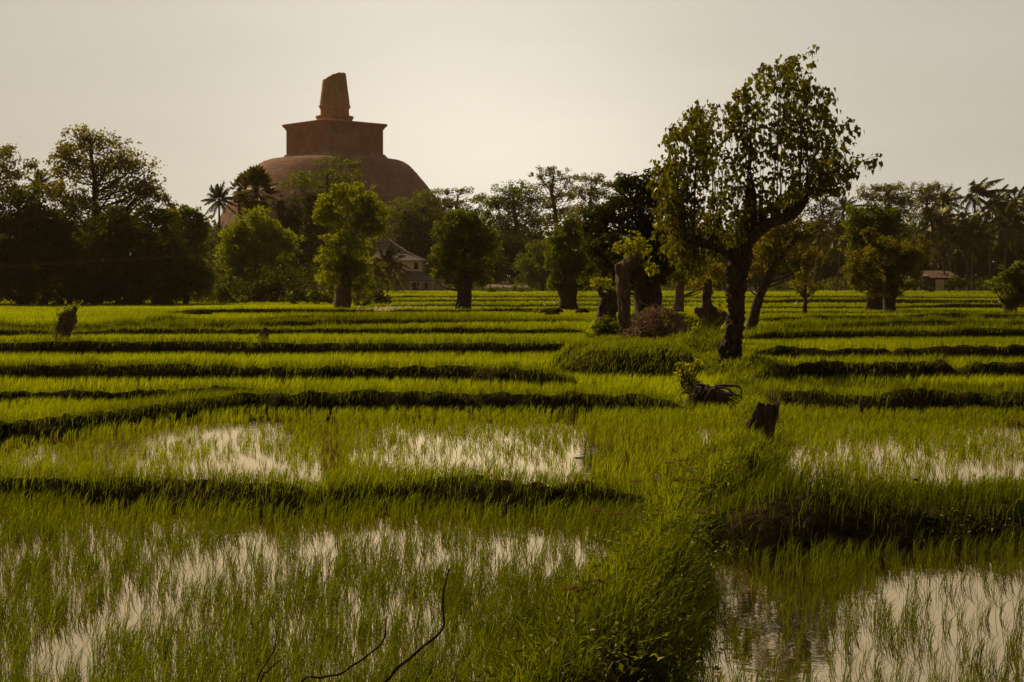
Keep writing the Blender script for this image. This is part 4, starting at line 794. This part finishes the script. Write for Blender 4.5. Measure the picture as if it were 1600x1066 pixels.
for gx_, gy_, a_, b_, am in [(1240, 270, 52, 34, .75), (1190, 262, 26, 46, .6), (1120, 265, 30, 46, .6), (1075, 280, 16, 34, .45), (1150, 215, 22, 16, .5), (1255, 200, 26, 16, .45), (1215, 165, 16, 12, .5), (1100, 205, 18, 10, .4), (1290, 235, 18, 20, .4), (1060, 400, 40, 40, .35)]:
    wt *= 1-am*np.exp(-((cand[:, 0]-gx_)/a_)**2-((cand[:, 1]-gy_)/b_)**2)
cand = cand[rng.uniform(0, 1, len(cand)) < wt]
CL = []
for p in cand:
    if all((p[0]-q[0])**2+(p[1]-q[1])**2 > (5.2+5.5*rng.uniform()**2)**2 for q in CL[-400:]): CL.append(p)
    if len(CL) >= 540: break
CL = np.array(CL)
mbs = MB(); LC = []; LN = []; LL = []
LIMB = [(1060, 366, -.3), (1078, 374, -.25), (1097, 378, -.15), (1114, 381, -.1), (1124, 370, .6), (1150, 402, 0), (1166, 370, 0), (1173, 290, 0), (1171, 318, .05), (1190, 350, .05), (1206, 343, .08), (1222, 338, .12), (1240, 330, .17), (1256, 320, .2), (1205, 342, -.6), (1212, 334, -.7)]
LM = np.array(LIMB)
def cluster(c, n, spread=.10, ls=.135):
    for _ in range(n):
        off = rng.normal(size=3)*np.array([spread, spread*1.2, spread*.75]); LC.append(c+off+np.array([0, 0, -.03])); LN.append(unit(off*np.array([1, 1, .2])+rng.normal(size=3)*.06+np.array([0, 0, .05]))); LL.append(ls*rng.uniform(.6, 1.25))
pts_all = []
edc = edged(CL, POLY); order = np.argsort(edc+rng.normal(size=len(CL))*10)
tips = order[:190]; rest = order[190:]
for i in tips:
    tx, ty = CL[i]; dd = np.abs(LM[:, 0]-tx)*(1.0 if ty < 320 else .5)+np.abs(LM[:, 1]-ty)*.15+rng.uniform(0, 34, len(LM)); k = int(np.argmin(dd)); o_ = LM[k]
    a = HP(o_[0]+rng.normal()*4, o_[1]-2, o_[2]+rng.normal()*.05); e = HP(tx, ty, o_[2]+rng.normal()*.75)
    bow = (a[0]-e[0])*(-.16); mid = (a+e)/2+np.array([-bow if ty < 330 else 0, rng.normal()*.08, .06*abs(e[0]-a[0])+(.25 if ty > 330 else .04)])
    ph = smooth_path([a, mid, e], 14); r0 = rng.uniform(.007, .019)
    tube(mbs, ph, np.linspace(r0, .0035, 14), 5, cap=False); pts_all.append(ph[4:]); cluster(e, 12)
    for q in range(3):
        j = rng.integers(6, 13); cluster(ph[j]+rng.normal(size=3)*.06, rng.integers(2, 6), .08)
PA = np.concatenate(pts_all)
for i in rest:
    tx, ty = CL[i]; e0 = HP(tx, ty, 0); d_ = np.hypot(PA[:, 0]-e0[0], (PA[:, 2]-(e0[2]-.15))); k = int(rng.choice(np.argsort(d_)[:5])); a = PA[k]; e = np.array([e0[0], a[1]+rng.normal()*.15, e0[2]])
    ph = smooth_path([a, (a+e)/2+np.array([0, 0, .04]), e], 5); tube(mbs, ph, np.linspace(.005, .003, 5), 4, cap=False); cluster(e, 11)
for pts in [[(1212, 130), (1226, 104), (1240, 90), (1258, 84), (1277, 73)], [(1212, 140), (1206, 114), (1196, 100), (1189, 106)]]:
    ph = smooth_path([HP(x, y, .1) for x, y in pts], 14); tube(mbs, ph, np.linspace(.012, .004, 14), 5, cap=False)
    for j in range(2, 14): cluster(ph[j], 4, .05)
mbs.build('branches', M['bark'], hero, hb_, True)
LC = np.array(LC); LN = np.array(LN); LL = np.array(LL); mc = MB()
def heart(mb, C, nrm, L):
    n = len(C); nrm = unit(nrm); r = rng.normal(size=(n, 3))*.45+np.array([.15, 0, -1.]); a = unit(r-nrm*np.sum(r*nrm, 1, keepdims=True)); b = np.cross(nrm, a); l = L[:, None]
    out = [C, C+b*l*.36-a*l*.06+nrm*l*.1, C+b*l*.34+a*l*.34+nrm*l*.06, C+a*l*1.0-nrm*l*.08, C-b*l*.34+a*l*.34+nrm*l*.06, C-b*l*.36-a*l*.06+nrm*l*.1]
    V = np.stack(out, 1).reshape(-1, 3); i = np.arange(n)[:, None]*6
    mb.add(V, [i+np.array([[0, 1, 2, 3]]), i+np.array([[0, 3, 4, 5]])], np.repeat(np.clip(rng.normal(.45, .27, n), 0, 1), 6))
heart(mc, LC, LN, LL); mc.build('crown', M['lf_hero'], hero, hb_); print('hero leaves', len(LC))
# ================================================================ old trunks on the mound
def stub(name, label, cat, D, pts, zb, mat, lobes=None, lm='lf_sprout', leaf=.13, cov=1.6, group=None, sides=18, rough=.4, flute=.14, jag=.0, extra=()):
    s = D/F; b = np.array([(pts[0][0]-CX)*s, D, zb]); root = empty(name, b, label, cat, group); mb = MB()
    for q in (pts,)+tuple(extra):
        A = np.array([np.concatenate([W(p[0], p[1], D)+np.array([0, p[3] if len(p) > 3 else 0, 0]), [p[2]*s]]) for p in q]); 
        pp = smooth_path(A, 36); tube(mb, pp[:, :3], pp[:, 3], sides, rough, 1.6/max(.05, A[:, 3].max()), seed=int(q[0][0]) % 31, flute=flute)
    mb.build('trunk', M[mat], root, b, True)
    if lobes:
        P, Nn, Tt, K = crown_pts([(W(l[0], l[1], D)+np.array([0, (l[4] if len(l) > 4 else 0)*s, 0]), np.array([l[2]*s, (l[2]+l[3])*.5*s, l[3]*s])) for l in lobes], cov, leaf, False)
        mc = MB(); leaves(mc, P, Nn, leaf*rng.uniform(.6, 1.3, len(P)), .45, Tt); mc.build('foliage', M[lm], root, b)
    return root
OM = 'old trees on the mound'
stub('tree_stump', 'fat dark hollow stump with a yellow green tuft, leftmost on mound', 'stump', 44.5, [(950, 545, 17), (946, 525, 16), (947, 500, 16), (950, 480, 15), (955, 463, 12), (960, 455, 6)], .4, 'deadwood', [(937, 445, 11, 9), (930, 440, 6, 5), (946, 440, 6, 5)], group=OM, extra=([(950, 470, 7), (940, 460, 5), (936, 450, 3)],))
stub('pollarded_tree', 'bent pale brown trunk crowned by a bright green tuft', 'tree', 43.5, [(972, 535, 12), (975, 510, 10), (976, 480, 9), (974, 450, 10), (974, 425, 11), (984, 412, 12), (994, 405, 10), (1000, 396, 5)], .45, 'bark_pale', [(985, 384, 20, 12), (970, 388, 13, 9), (1003, 380, 14, 10), (985, 371, 12, 7), (1008, 392, 10, 7), (992, 398, 16, 8), (1012, 415, 12, 6), (1020, 425, 8, 4), (986, 520, 9, 12), (966, 512, 7, 12)], group=OM, cov=1.5, leaf=.15, extra=([(974, 428, 9), (968, 418, 8), (967, 412, 5)],))
stub('pollarded_tree', 'squat knotted trunk with swollen base right of the brushwood', 'tree', 52, [(1111, 530, 13), (1110, 512, 13), (1107, 492, 12), (1104, 477, 8.5), (1104, 464, 7.5), (1106, 450, 6.5), (1107, 436, 4)], .35, 'deadwood', [(1110, 420, 28, 16), (1090, 438, 16, 11), (1128, 435, 16, 11), (1106, 446, 16, 10), (1128, 488, 16, 9), (1112, 496, 14, 10)], 'lf_olive', group=OM, cov=1.9, leaf=.16, extra=([(1108, 504, 13), (1120, 499, 11), (1129, 493, 8), (1134, 488, 4)], [(1105, 492, 10), (1092, 486, 7), (1086, 482, 3)]))
stub('tree_stump', 'leafy leaning stub at the left edge of the paddies', 'stump', 50, [(96, 545, 12), (99, 525, 11), (104, 505, 12), (108, 495, 12), (110, 486, 6)], 0.05, 'deadwood', [(98, 492, 11, 9), (92, 510, 9, 14), (108, 486, 10, 6), (118, 478, 5, 4), (90, 530, 6, 10), (84, 520, 6, 5)], 'lf_mid', group='stumps among the paddies', cov=1.6, leaf=.12, extra=([(106, 498, 7), (114, 488, 5), (118, 480, 3)],))
stub('tree_stump', 'tiny forked black stump on a grassy bund, far left', 'stump', 49.5, [(412, 545, 13), (413, 538, 10), (413, 530, 7), (413, 522, 6), (414, 516, 4.5), (415, 512, 2)], .1, 'deadwood', group='stumps among the paddies', extra=([(415, 528, 4), (418, 520, 3), (420, 514, 1.5)], [(408, 536, 3), (404, 529, 2), (402, 526, 1)]))
# jagged leaning stump in front
def jagged(name, label, D, px, py, zb):
    s = D/F; b = np.array([(px-CX)*s, D, zb]); root = empty(name, b, label, 'stump', 'stumps among the paddies'); mb = MB()
    n, sd = 34, 40; th = np.linspace(0, 2*np.pi, sd, endpoint=False); V = []
    for i in range(n):
        t = i/(n-1); cx = (1176+t*22-CX)*s; z = zb-.14+t*.74; rx_ = (23-5*t)*s*(1+.12*np.sin(th*3+1)+.1*np.sin(th*5+2*t)+.06*np.sin(th*9)); ry_ = rx_*.8
        V.append(np.stack([cx+rx_*np.cos(th), D+ry_*np.sin(th), np.full(sd, z)], 1))
    V = np.array(V)
    top = zb+.30+.25*np.clip((V[..., 0]-b[0])/(28*s)+.35, -.3, 1.0)+.07*np.sin(th*4)[None]+.05*np.sin(th*7+1)[None]
    top = np.minimum(top, zb+.56+.03*np.sin(th*6)[None]); V[..., 2] = np.minimum(V[..., 2], top)
    Vf = V.reshape(-1, 3); nz = fbm3(Vf*np.array([14, 14, 4.]), 5, 4)-.5; ax = np.repeat(V.mean(1), sd, 0); Vf = Vf+unit((Vf-ax)*np.array([1, 1, 0]))*(nz*.11)[:, None]
    i = np.arange(n-1)[:, None]*sd; j = np.arange(sd)[None]; j2 = (j+1) % sd
    inner = Vf[-sd:]*np.array([.45, .45, 1])+Vf[-sd:].mean(0)*np.array([.55, .55, 0])-np.array([0, 0, .12]); cc = inner.mean(0)-np.array([0, 0, .05])
    A = np.concatenate([Vf, inner, [cc]]); k = n*sd
    mb.add(A, [np.stack([i+j, i+j2, i+sd+j2, i+sd+j], -1).reshape(-1, 4), np.stack([k-sd+j[0], k-sd+j2[0], k+j2[0], k+j[0]], 1), np.stack([k+j[0], k+j2[0], np.full(sd, k+sd)], 1)])
    tube(mb, [(b[0]+(8)*s, D-.14, zb-.05), (b[0]+16*s, D-.16, zb+.2), (b[0]+24*s, D-.13, zb+.46)], [.06, .05, .03], 8, .4, 9)
    mb.build('stump_body', M['deadwood'], root, b, False)
jagged('tree_stump', 'jagged leaning rotten stump alone on the grassy path', GD(690, .12), 1180, 690, .12)
# root mass with bush
D = GD(628, .1); s = D/F; b = np.array([(1105-CX)*s, D, .1]); root = empty('root_clump', b, 'tangle of bare dead roots beside the leafy shrub', 'roots', 'stumps among the paddies'); mb = MB()
q = np.array([(1110-CX)*s, D+.15, .05]); tube(mb, [q+np.array([0, 0, z]) for z in (-.1, .05, .18, .28, .33)], [.30, .34, .28, .18, .05], 20, .5, 5, seed=9, flute=.2)
for i in range(60):
    a = rng.uniform(-np.pi, np.pi); r1 = rng.uniform(.25, .62); p0 = q+np.array([rng.normal()*.1, rng.normal()*.08, rng.uniform(.12, .34)]); p2 = q+np.array([math.cos(a)*r1*1.1, -abs(math.sin(a))*r1*.6, rng.uniform(-.08, .05)])
    p1 = (p0+p2)/2+np.array([rng.normal()*.12, -.1, rng.uniform(.02, .2)]); tube(mb, smooth_path([p0, p1, p2], 10), np.linspace(rng.uniform(.015, .04), .006, 10), 6, .3, 12, seed=i)
mb.build('roots', M['deadwood'], root, b, True)
T('bush', 'bright yellow topped shrub by the dead root tangle', 'bush', GD(622, .1), (1078, 622), [(1080, 630, 3), (1078, 610, 2.4), (1076, 590, 1.5)], [(1075, 588, 17, 12), (1070, 574, 12, 9), (1088, 570, 9, 7), (1062, 594, 9, 10), (1090, 600, 16, 12), (1075, 608, 16, 10)], 'lf_sprout', leaf=.085, cov=1.5, limbs=12, zb=.1, group='bushes on the mound', fol='foliage')
T('bush', 'dark ivy like bush at the foot of the hollow stump', 'bush', 43.2, (932, 540), None, [(930, 525, 16, 16), (948, 512, 14, 18), (922, 540, 12, 10), (945, 540, 20, 12), (958, 528, 12, 16), (938, 510, 9, 12)], 'lf_mid', leaf=.10, cov=2.6, zb=.3, group='bushes on the mound', fol='foliage')
T('bush', 'reddish dead leaf bush right of the tall pollard base', 'bush', 35.4, (1168, 580), None, [(1165, 568, 14, 10), (1178, 562, 8, 9), (1155, 575, 12, 7)], 'lf_grey', leaf=.07, cov=1.0, zb=.15, group='bushes on the mound', fol='foliage')
T('bush', 'leafy green bush between brushwood heap and knotted trunk', 'bush', 46, (1075, 520), None, [(1070, 508, 24, 16), (1098, 512, 22, 17), (1056, 520, 16, 11), (1118, 516, 16, 15)], 'lf_mid', leaf=.11, cov=1.7, zb=.4, group='bushes on the mound', fol='foliage')
T('bush', 'low brownish bush at the near right foot of brushwood heap', 'bush', 39.5, (1050, 560), None, [(1040, 548, 26, 9), (1075, 552, 24, 10), (1105, 556, 18, 9)], 'lf_mid', leaf=.085, cov=1.3, zb=.3, group='bushes on the mound', fol='foliage')
T('bush', 'dark leafy undergrowth crowded between the bent trunk and brushwood', 'bush', 46.5, (990, 530), None, [(985, 515, 16, 16), (1003, 505, 14, 14), (968, 525, 14, 10), (1012, 490, 10, 10)], 'lf_mid', leaf=.11, cov=1.8, zb=.4, group='bushes on the mound', fol='foliage')
T('bush', 'low dark weeds on the front slope of the mound', 'bush', 36.2, (950, 585), None, [(905, 576, 26, 8), (935, 571, 28, 13), (970, 574, 28, 12), (1000, 572, 28, 13), (1030, 570, 22, 11)], 'lf_dark', leaf=.075, cov=1.6, zb=.2, group='bushes on the mound', fol='foliage')
T('bush', 'green shrub hiding the left end of the low shed', 'bush', 205, (770, 456), None, [(762, 452, 12, 6), (780, 454, 14, 4)], 'lf_mid', leaf=.3, cov=2.2, group='bushes along the wood edge', fol='foliage')
T('bush', 'green shrub hiding the right end of the low shed', 'bush', 206, (812, 456), None, [(808, 451, 12, 6), (825, 453, 14, 6)], 'lf_mid', leaf=.3, cov=2.2, group='bushes along the wood edge', fol='foliage')
# brushwood heap
D = 42.; s = D/F; b = np.array([(1030-CX)*s, D, .5]); root = empty('brushwood_heap', b, 'heap of dry brown brushwood stacked between the old trunks', 'brushwood'); mb = MB()
for i in range(760):
    u = rng.uniform(-1, 1); cx = b[0]+u*1.05; hgt = 1.1*(1-abs(u)**2)+.05; c = np.array([cx, D+rng.normal()*.35, .4+rng.uniform(0, 1)**.7*hgt])
    d_ = unit(np.array([rng.normal()*.9+(-.6 if u < -.2 else .3), rng.normal()*.6, rng.normal()*.5+(.35 if u < 0 else -.1)])); l = rng.uniform(.25, .75)*(1 if rng.uniform() < .9 else 1.6)
    p0 = c-d_*l*.5; p2 = c+d_*l*.5; p0[2] = max(p0[2], .3); p2[2] = max(p2[2], .3); tube(mb, smooth_path([p0, (p0+p2)/2+rng.normal(size=3)*.05, p2], 6), np.linspace(rng.uniform(.008, .02), .004, 6), 5, cap=False)
mb.build('sticks', M['stick'], root, b, True)
P, Nn, Tt, K = crown_pts([(b+np.array([.25, .1, .15]), np.array([.6, .5, .42]))], 1.0, .12, False); mc = MB(); leaves(mc, P, Nn, .12*rng.uniform(.6, 1.3, len(P)), .5, Tt); mc.build('dead_leaves', M['lf_grey'], root, b)
# long grass tussock behind the pollard
k = 3000; a = rng.uniform(0, 1, k); ci = rng.integers(0, 14, k); cx_ = rng.normal(0, .45, 14)[ci]; cy_ = rng.normal(0, .5, 14)[ci]; hx_ = rng.uniform(.5, 1.1, 14)[ci]; X = (1090-CX)*42/F+cx_+rng.normal(0, .10, k); Y = 41+cy_+rng.normal(0, .12, k)
mb = MB(); blade_mesh(mb, np.stack([X, Y, np.full(k, .35)], 1), rng.uniform(.25, .8, k)*hx_, np.full(k, .012), rng.normal(.05, .25, k), rng.normal(-.05, .2, k), rng.uniform(0, 1, k), 2)
o = mb.build('grass_tussock', M['grass'], origin=((1085-CX)*42/F, 41, .35)); tag(o, 'dark clump of long grass between brushwood and tall pollard', 'grass clump')
# plume grass
k = 420; px = np.where(rng.uniform(0, 1, k) < .75, 590+rng.normal(0, 20, k), rng.uniform(600, 720, k)); D_ = np.where(px < 618, rng.uniform(84, 90, k), rng.uniform(88, 94, k)); X = (px-CX)*D_/F
mb = MB(); P = np.stack([X, D_, rng.uniform(.3, .5, k)], 1); blade_mesh(mb, P, rng.uniform(.04, .3, k)*np.clip(2.2*vn2(px*.15, D_*.5, 4)-.6, .02, 1.2), np.full(k, .022), rng.normal(.14, .08, k), rng.normal(0, .1, k), rng.uniform(0, 1, k), 1)
o = mb.build('plume_grass', M['dry']); tag(o, 'pale flowering plume grass on a bund before the house', 'plume grass', kind='stuff')
# brown seed heads scattered over the bank
hd = [(1045, 722), (1062, 718), (992, 752), (1054, 750), (1080, 750), (928, 800), (962, 805), (1093, 802), (1006, 858), (1010, 898), (932, 914), (1018, 916), (936, 940), (996, 936), (1070, 735), (985, 935), (890, 925), (1145, 735)]
mb = MB()
for px, py in hd:
    c = G(px, py+12, .35); c[2] = .42; n_ = 26
    for j in range(n_):
        p = c+np.array([rng.normal()*.03, rng.normal()*.02, 0]); 
        e = p+np.array([.06+rng.normal()*.03, rng.normal()*.03, .03+rng.normal()*.02]); mb.add([p+np.array([0, 0, -.004]), p+np.array([0, 0, .004]), e], [[(0, 1, 2)]], rng.uniform(0, 1))
    tube(mb, [c-np.array([.05, 0, .3]), c-np.array([.01, 0, .1]), c], [.003, .003, .002], 4, cap=False, tint=.2)
M['seed'] = leaf_mat('seed_head', (.12, .075, .03), (.2, .125, .05), (.24, .15, .05), .45, .03)
o = mb.build('seed_heads', M['seed']); tag(o, 'reddish brown feathery seed heads dotted over the grassy bank', 'seed heads', kind='stuff')
# broad-leaved weeds on the bank
wp = []; wq = []
for i in range(60):
    py = rng.uniform(735, 1060); t = rng.uniform(.3, .95); Dw = GD(py, .35); wl_ = np.interp(Dw, Yb, lx); wr_2 = np.interp(Dw, Yb, rx); x = wl_*(1-t)+wr_2*t; wp.append((x, Dw, bank_z(np.array(x), np.array(Dw), np.array(t))))
for i in range(90):
    px = rng.uniform(1100, 1600); py = rng.uniform(765, 815); Dw = GD(py, .2); wq.append(((px-CX)*Dw/F, Dw+.05, .04+rng.uniform(0, .18)))
mb = MB()
for x, y, z in wp:
    n_ = rng.integers(25, 60); P = np.array([x, y, float(z)])+rng.normal(size=(n_, 3))*np.array([.16, .14, .05])+np.array([0, 0, .1]); leaves(mb, P, rng.normal(size=(n_, 3))*.5+np.array([.1, -.2, 1]), rng.uniform(.028, .055, n_), .7)
o = mb.build('weeds', M['lf_mid']); tag(o, 'small broad leaved weeds growing on the grassy banks', 'weeds', kind='stuff')
mb = MB()
for x, y, z in wq:
    n_ = rng.integers(30, 70); P = np.array([x, y, float(z)])+rng.normal(size=(n_, 3))*np.array([.2, .12, .07]); leaves(mb, P, rng.normal(size=(n_, 3))*.5+np.array([.1, -.3, 1]), rng.uniform(.03, .06, n_), .7)
o = mb.build('creeper', M['lf_dark']); tag(o, 'dark creeping plants matting the tall bank on the right', 'creeper', kind='stuff')
# ================================================================ twigs in the foreground
def twig(label, pts, D, rad):
    s = D/F; P = [W(p[0], p[1], D)+np.array([0, (p[2] if len(p) > 2 else 0), 0]) for p in pts]; b = P[0].copy(); mb = MB()
    ph = smooth_path(P, 40); ph += (np.stack([vn2(np.arange(40)*.45, np.arange(40)*0+k+pts[0][0], 3) for k in range(3)], 1)-.5)*.022
    tube(mb, ph, np.linspace(rad, rad*.45, 40), 7, .25, 30); o = mb.build('dead_twig', M['bark'], origin=tuple(b), smooth=True)
    tag(o, label, 'twig', 'dead twigs in the foreground'); return o
twig('longest bare twig, kinked upright, sticking out of the rice', [(490, 1190), (560, 1105), (605, 1063), (652, 1018), (690, 985), (694, 976), (694, 940), (697, 915), (701, 888)], 7.6, .0115)
twig('curved low bare twig beside the longest kinked one', [(420, 1190), (450, 1100), (482, 1061), (520, 1056), (560, 1035), (590, 1008), (600, 990), (604, 965)], 7.7, .0095)
twig('thin upright bare twig left of the curved one', [(380, 1190), (395, 1110), (403, 1058), (418, 1030), (428, 1008), (433, 985)], 7.8, .007)
twig('shortest bare twig low at the bottom edge', [(385, 1190), (398, 1100), (408, 1058), (424, 1045), (436, 1032)], 7.5, .008)
twig('thin dry stalk rising from the right hand mud bund', [(1236, 570), (1236, 560), (1238, 550), (1241, 538)], 39.5, .014)
# ================================================================ cable
A_ = W(-60, 420, 62); B_ = W(985, 344, 101); mb = MB(); t = np.linspace(0, 1, 60)[:, None]; ph = A_*(1-t)+B_*t; ph[:, 2] -= .25*4*(t*(1-t))[:, 0]
tube(mb, ph, np.full(60, .012), 6); o = mb.build('overhead_cable', M['cable'], origin=tuple(A_), smooth=True); tag(o, 'thin brown overhead cable strung across the left trees', 'cable')
# ================================================================ egrets
def egret_parts(root, b):
    mb = MB(); tube(mb, smooth_path([(-.17, 0, .24), (-.10, 0, .27), (0, 0, .31), (.08, 0, .35), (.12, 0, .40), (.10, 0, .47), (.12, 0, .53), (.17, 0, .545), (.20, 0, .545)], 30), np.interp(np.linspace(0, 1, 30), [0, .15, .35, .5, .6, .72, .88, .95, 1], [.012, .055, .085, .06, .032, .022, .024, .032, .012]), 12)
    o1 = mb.build('body', M['feather'], root, (0, 0, 0), True)
    mb = MB(); tube(mb, [(.195, 0, .545), (.24, 0, .54), (.28, 0, .533)], [.013, .009, .002], 6); mb.build('beak', M['beak'], root)
    for sg in (-1, 1):
        mb = MB(); tube(mb, [(.0, sg*.03, .25), (.015, sg*.03, .13), (0, sg*.03, 0), (.05, sg*.03, -.02)], [.009, .007, .007, .004], 5); mb.build('leg', M['leg'], root)
eg = [(755, 487, 'white egret in the paddy right of the dense rounded tree', 1.0, .9), (784, 488, 'far small egret midway between two pollards', .6, 2.5), (851, 484, 'lower of two egrets near the flared trunk', .85, 2.0), (867, 482, 'upper egret nearest the flared pollard trunk', .9, .3), (1244, 483, 'white egret left of the lone sapling', .9, 1.2), (1562, 480, 'egret in the paddy beside the right edge tree', .9, 3.6), (1549, 479, 'small egret left of the one by the edge tree', .6, .5)]
proto = None
for px, py, lab, sc_, rz in eg:
    g_ = G(px, py); e = empty('egret', (g_[0], g_[1], .10), lab, 'bird', 'egrets feeding in the paddies'); e.scale = (sc_,)*3; e.rotation_euler = (0, 0, rz)
    if proto is None: egret_parts(e, g_); proto = e
    else:
        for ch in list(proto.children): c = ch.copy(); COL.objects.link(c); c.parent = e
# mud clods
for px, py, w_, lab in [(858, 491, .7, 'larger dark mud heap near the flared pollard'), (863, 494, .5, 'lower small mud heap near the flared pollard'), (910, 491, .5, 'small mud heap right of the flared pollard'), (873, 490, .35, 'tiny mud heap between the two larger ones'), (310, 493, .9, 'weedy mud heap on a bund below the left wood')]:
    c = G(px, py); mb = MB(); gx = np.linspace(-w_, w_, 22); X, Y = np.meshgrid(gx, gx*.7); Z = np.clip(1-(X/w_)**2-(Y/(w_*.7))**2, 0, 1)**.7*(.22+.16*(vn2(X*6+px, Y*6, 3)-.3))
    grid(mb, X+c[0], Y+c[1], Z-.02+.12); o = mb.build('mud_heap', M['soil'], origin=(c[0], c[1], 0), smooth=True); tag(o, lab, 'mud heap', 'mud heaps in the far paddies')
# ================================================================ light, sky, air, camera
SUN_EL, SUN_AZ = math.radians(40), math.radians(-38)
sd = np.array([math.sin(SUN_AZ)*math.cos(SUN_EL), math.cos(SUN_AZ)*math.cos(SUN_EL), math.sin(SUN_EL)])
sl = bpy.data.lights.new('sun', 'SUN'); sl.energy = 4.0; sl.angle = math.radians(.7); sl.color = (1, .78, .46)
so = bpy.data.objects.new('sun', sl); COL.objects.link(so); so.rotation_euler = Vector(-sd).to_track_quat('-Z', 'Y').to_euler(); so.location = (0, 0, 60)
wd = bpy.data.worlds.new('World'); sc.world = wd; wd.use_nodes = True; nt = wd.node_tree; nt.nodes.clear(); L = nt.links
out = nt.nodes.new('ShaderNodeOutputWorld'); sky = nt.nodes.new('ShaderNodeTexSky'); sky.sky_type = 'NISHITA'; sky.sun_disc = False; sky.sun_elevation = SUN_EL; sky.sun_rotation = SUN_AZ % (2*math.pi); sky.dust_density = .6; sky.air_density = 1.0
bg1 = N(nt, 'ShaderNodeBackground', Strength=.05); ti = N(nt, 'ShaderNodeMix', data_type='RGBA', blend_type='MULTIPLY'); ti.inputs[0].default_value = 1; ti.inputs[7].default_value = (.12, .095, .07, 1); L.new(sky.outputs[0], ti.inputs[6]); L.new(ti.outputs[2], bg1.inputs[0])
tc = nt.nodes.new('ShaderNodeTexCoord')
def dotn(v):
    n = N(nt, 'ShaderNodeVectorMath', operation='DOT_PRODUCT'); L.new(tc.outputs['Generated'], n.inputs[0]); n.inputs[1].default_value = v; return n.outputs['Value']
def mth(op, a, b=None, clamp=False):
    n = N(nt, 'ShaderNodeMath', operation=op); n.use_clamp = clamp
    for i, v in enumerate((a, b)):
        if v is None: continue
        if isinstance(v, (int, float)): n.inputs[i].default_value = v
        else: L.new(v, n.inputs[i])
    return n.outputs[0]
# milky haze brightest low down over the fields, fading to zenith and behind
hz = np.array([-.02, 1, .07]); hz = hz/np.linalg.norm(hz)
low = mth('POWER', mth('MAXIMUM', dotn(tuple(hz)), 0.0), 3.0)
aur = mth('POWER', mth('MAXIMUM', dotn(tuple(sd)), 0.0), 90.0)
gl_ = mth('POWER', mth('MAXIMUM', dotn(tuple(hz)), 0.0), 90.0)
fwd = mth('ADD', mth('MULTIPLY', low, .57), mth('ADD', mth('MULTIPLY', gl_, .23), .075))
tot_ = mth('ADD', fwd, mth('MULTIPLY', aur, 2.0))
cn = N(nt, 'ShaderNodeTexNoise', Scale=3.0, Detail=5); mpw = N(nt, 'ShaderNodeMapping'); mpw.inputs['Scale'].default_value = (1, 1, 5); L.new(tc.outputs['Generated'], mpw.inputs[0]); L.new(mpw.outputs[0], cn.inputs['Vector'])
tot_ = mth('MULTIPLY', tot_, mth('ADD', mth('MULTIPLY', cn.outputs['Fac'], .24), .885))
bg2 = N(nt, 'ShaderNodeBackground'); bg2.inputs['Color'].default_value = (1.0, .925, .775, 1); L.new(tot_, bg2.inputs['Strength'])
ad = nt.nodes.new('ShaderNodeAddShader'); L.new(bg1.outputs[0], ad.inputs[0]); L.new(bg2.outputs[0], ad.inputs[1]); L.new(ad.outputs[0], out.inputs[0])
HAZE = .0001
if HAZE:
    mb = MB(); box(mb, -660, 660, -28, 870, -1.3, 95); o = bpy.data.objects.new('x', None); 
    m, nt, ou = newmat('haze_air'); v = N(nt, 'ShaderNodeVolumePrincipled', Density=HAZE, Anisotropy=.35); v.inputs['Color'].default_value = (1, .72, .47, 1); nt.links.new(v.outputs[0], ou.inputs['Volume'])
    h_ = mb.build('haze', m); tag(h_, 'thin warm evening haze over the fields', 'haze', kind='stuff')
cam = bpy.data.cameras.new('camera'); cam.lens = 50; cam.sensor_width = 36; cam.shift_y = -(533-HZ)/1600; cam.clip_end = 3000; cam.clip_start = .1
co = bpy.data.objects.new('camera', cam); COL.objects.link(co); co.location = (0, 0, H); co.rotation_euler = (math.pi/2, 0, 0); sc.camera = co
sc.view_settings.view_transform = 'Standard'; sc.view_settings.look = 'None'; sc.view_settings.exposure = 0; sc.view_settings.gamma = 1
sc.cycles.use_denoising = True; sc.cycles.denoising_input_passes = 'RGB_ALBEDO_NORMAL'; sc.cycles.denoising_prefilter = 'NONE'; sc.cycles.sample_clamp_indirect = 2.5; sc.cycles.max_bounces = 8; sc.cycles.transparent_max_bounces = 4; sc.cycles.diffuse_bounces = 4; sc.cycles.glossy_bounces = 3; sc.cycles.transmission_bounces = 3; sc.cycles.volume_bounces = 0
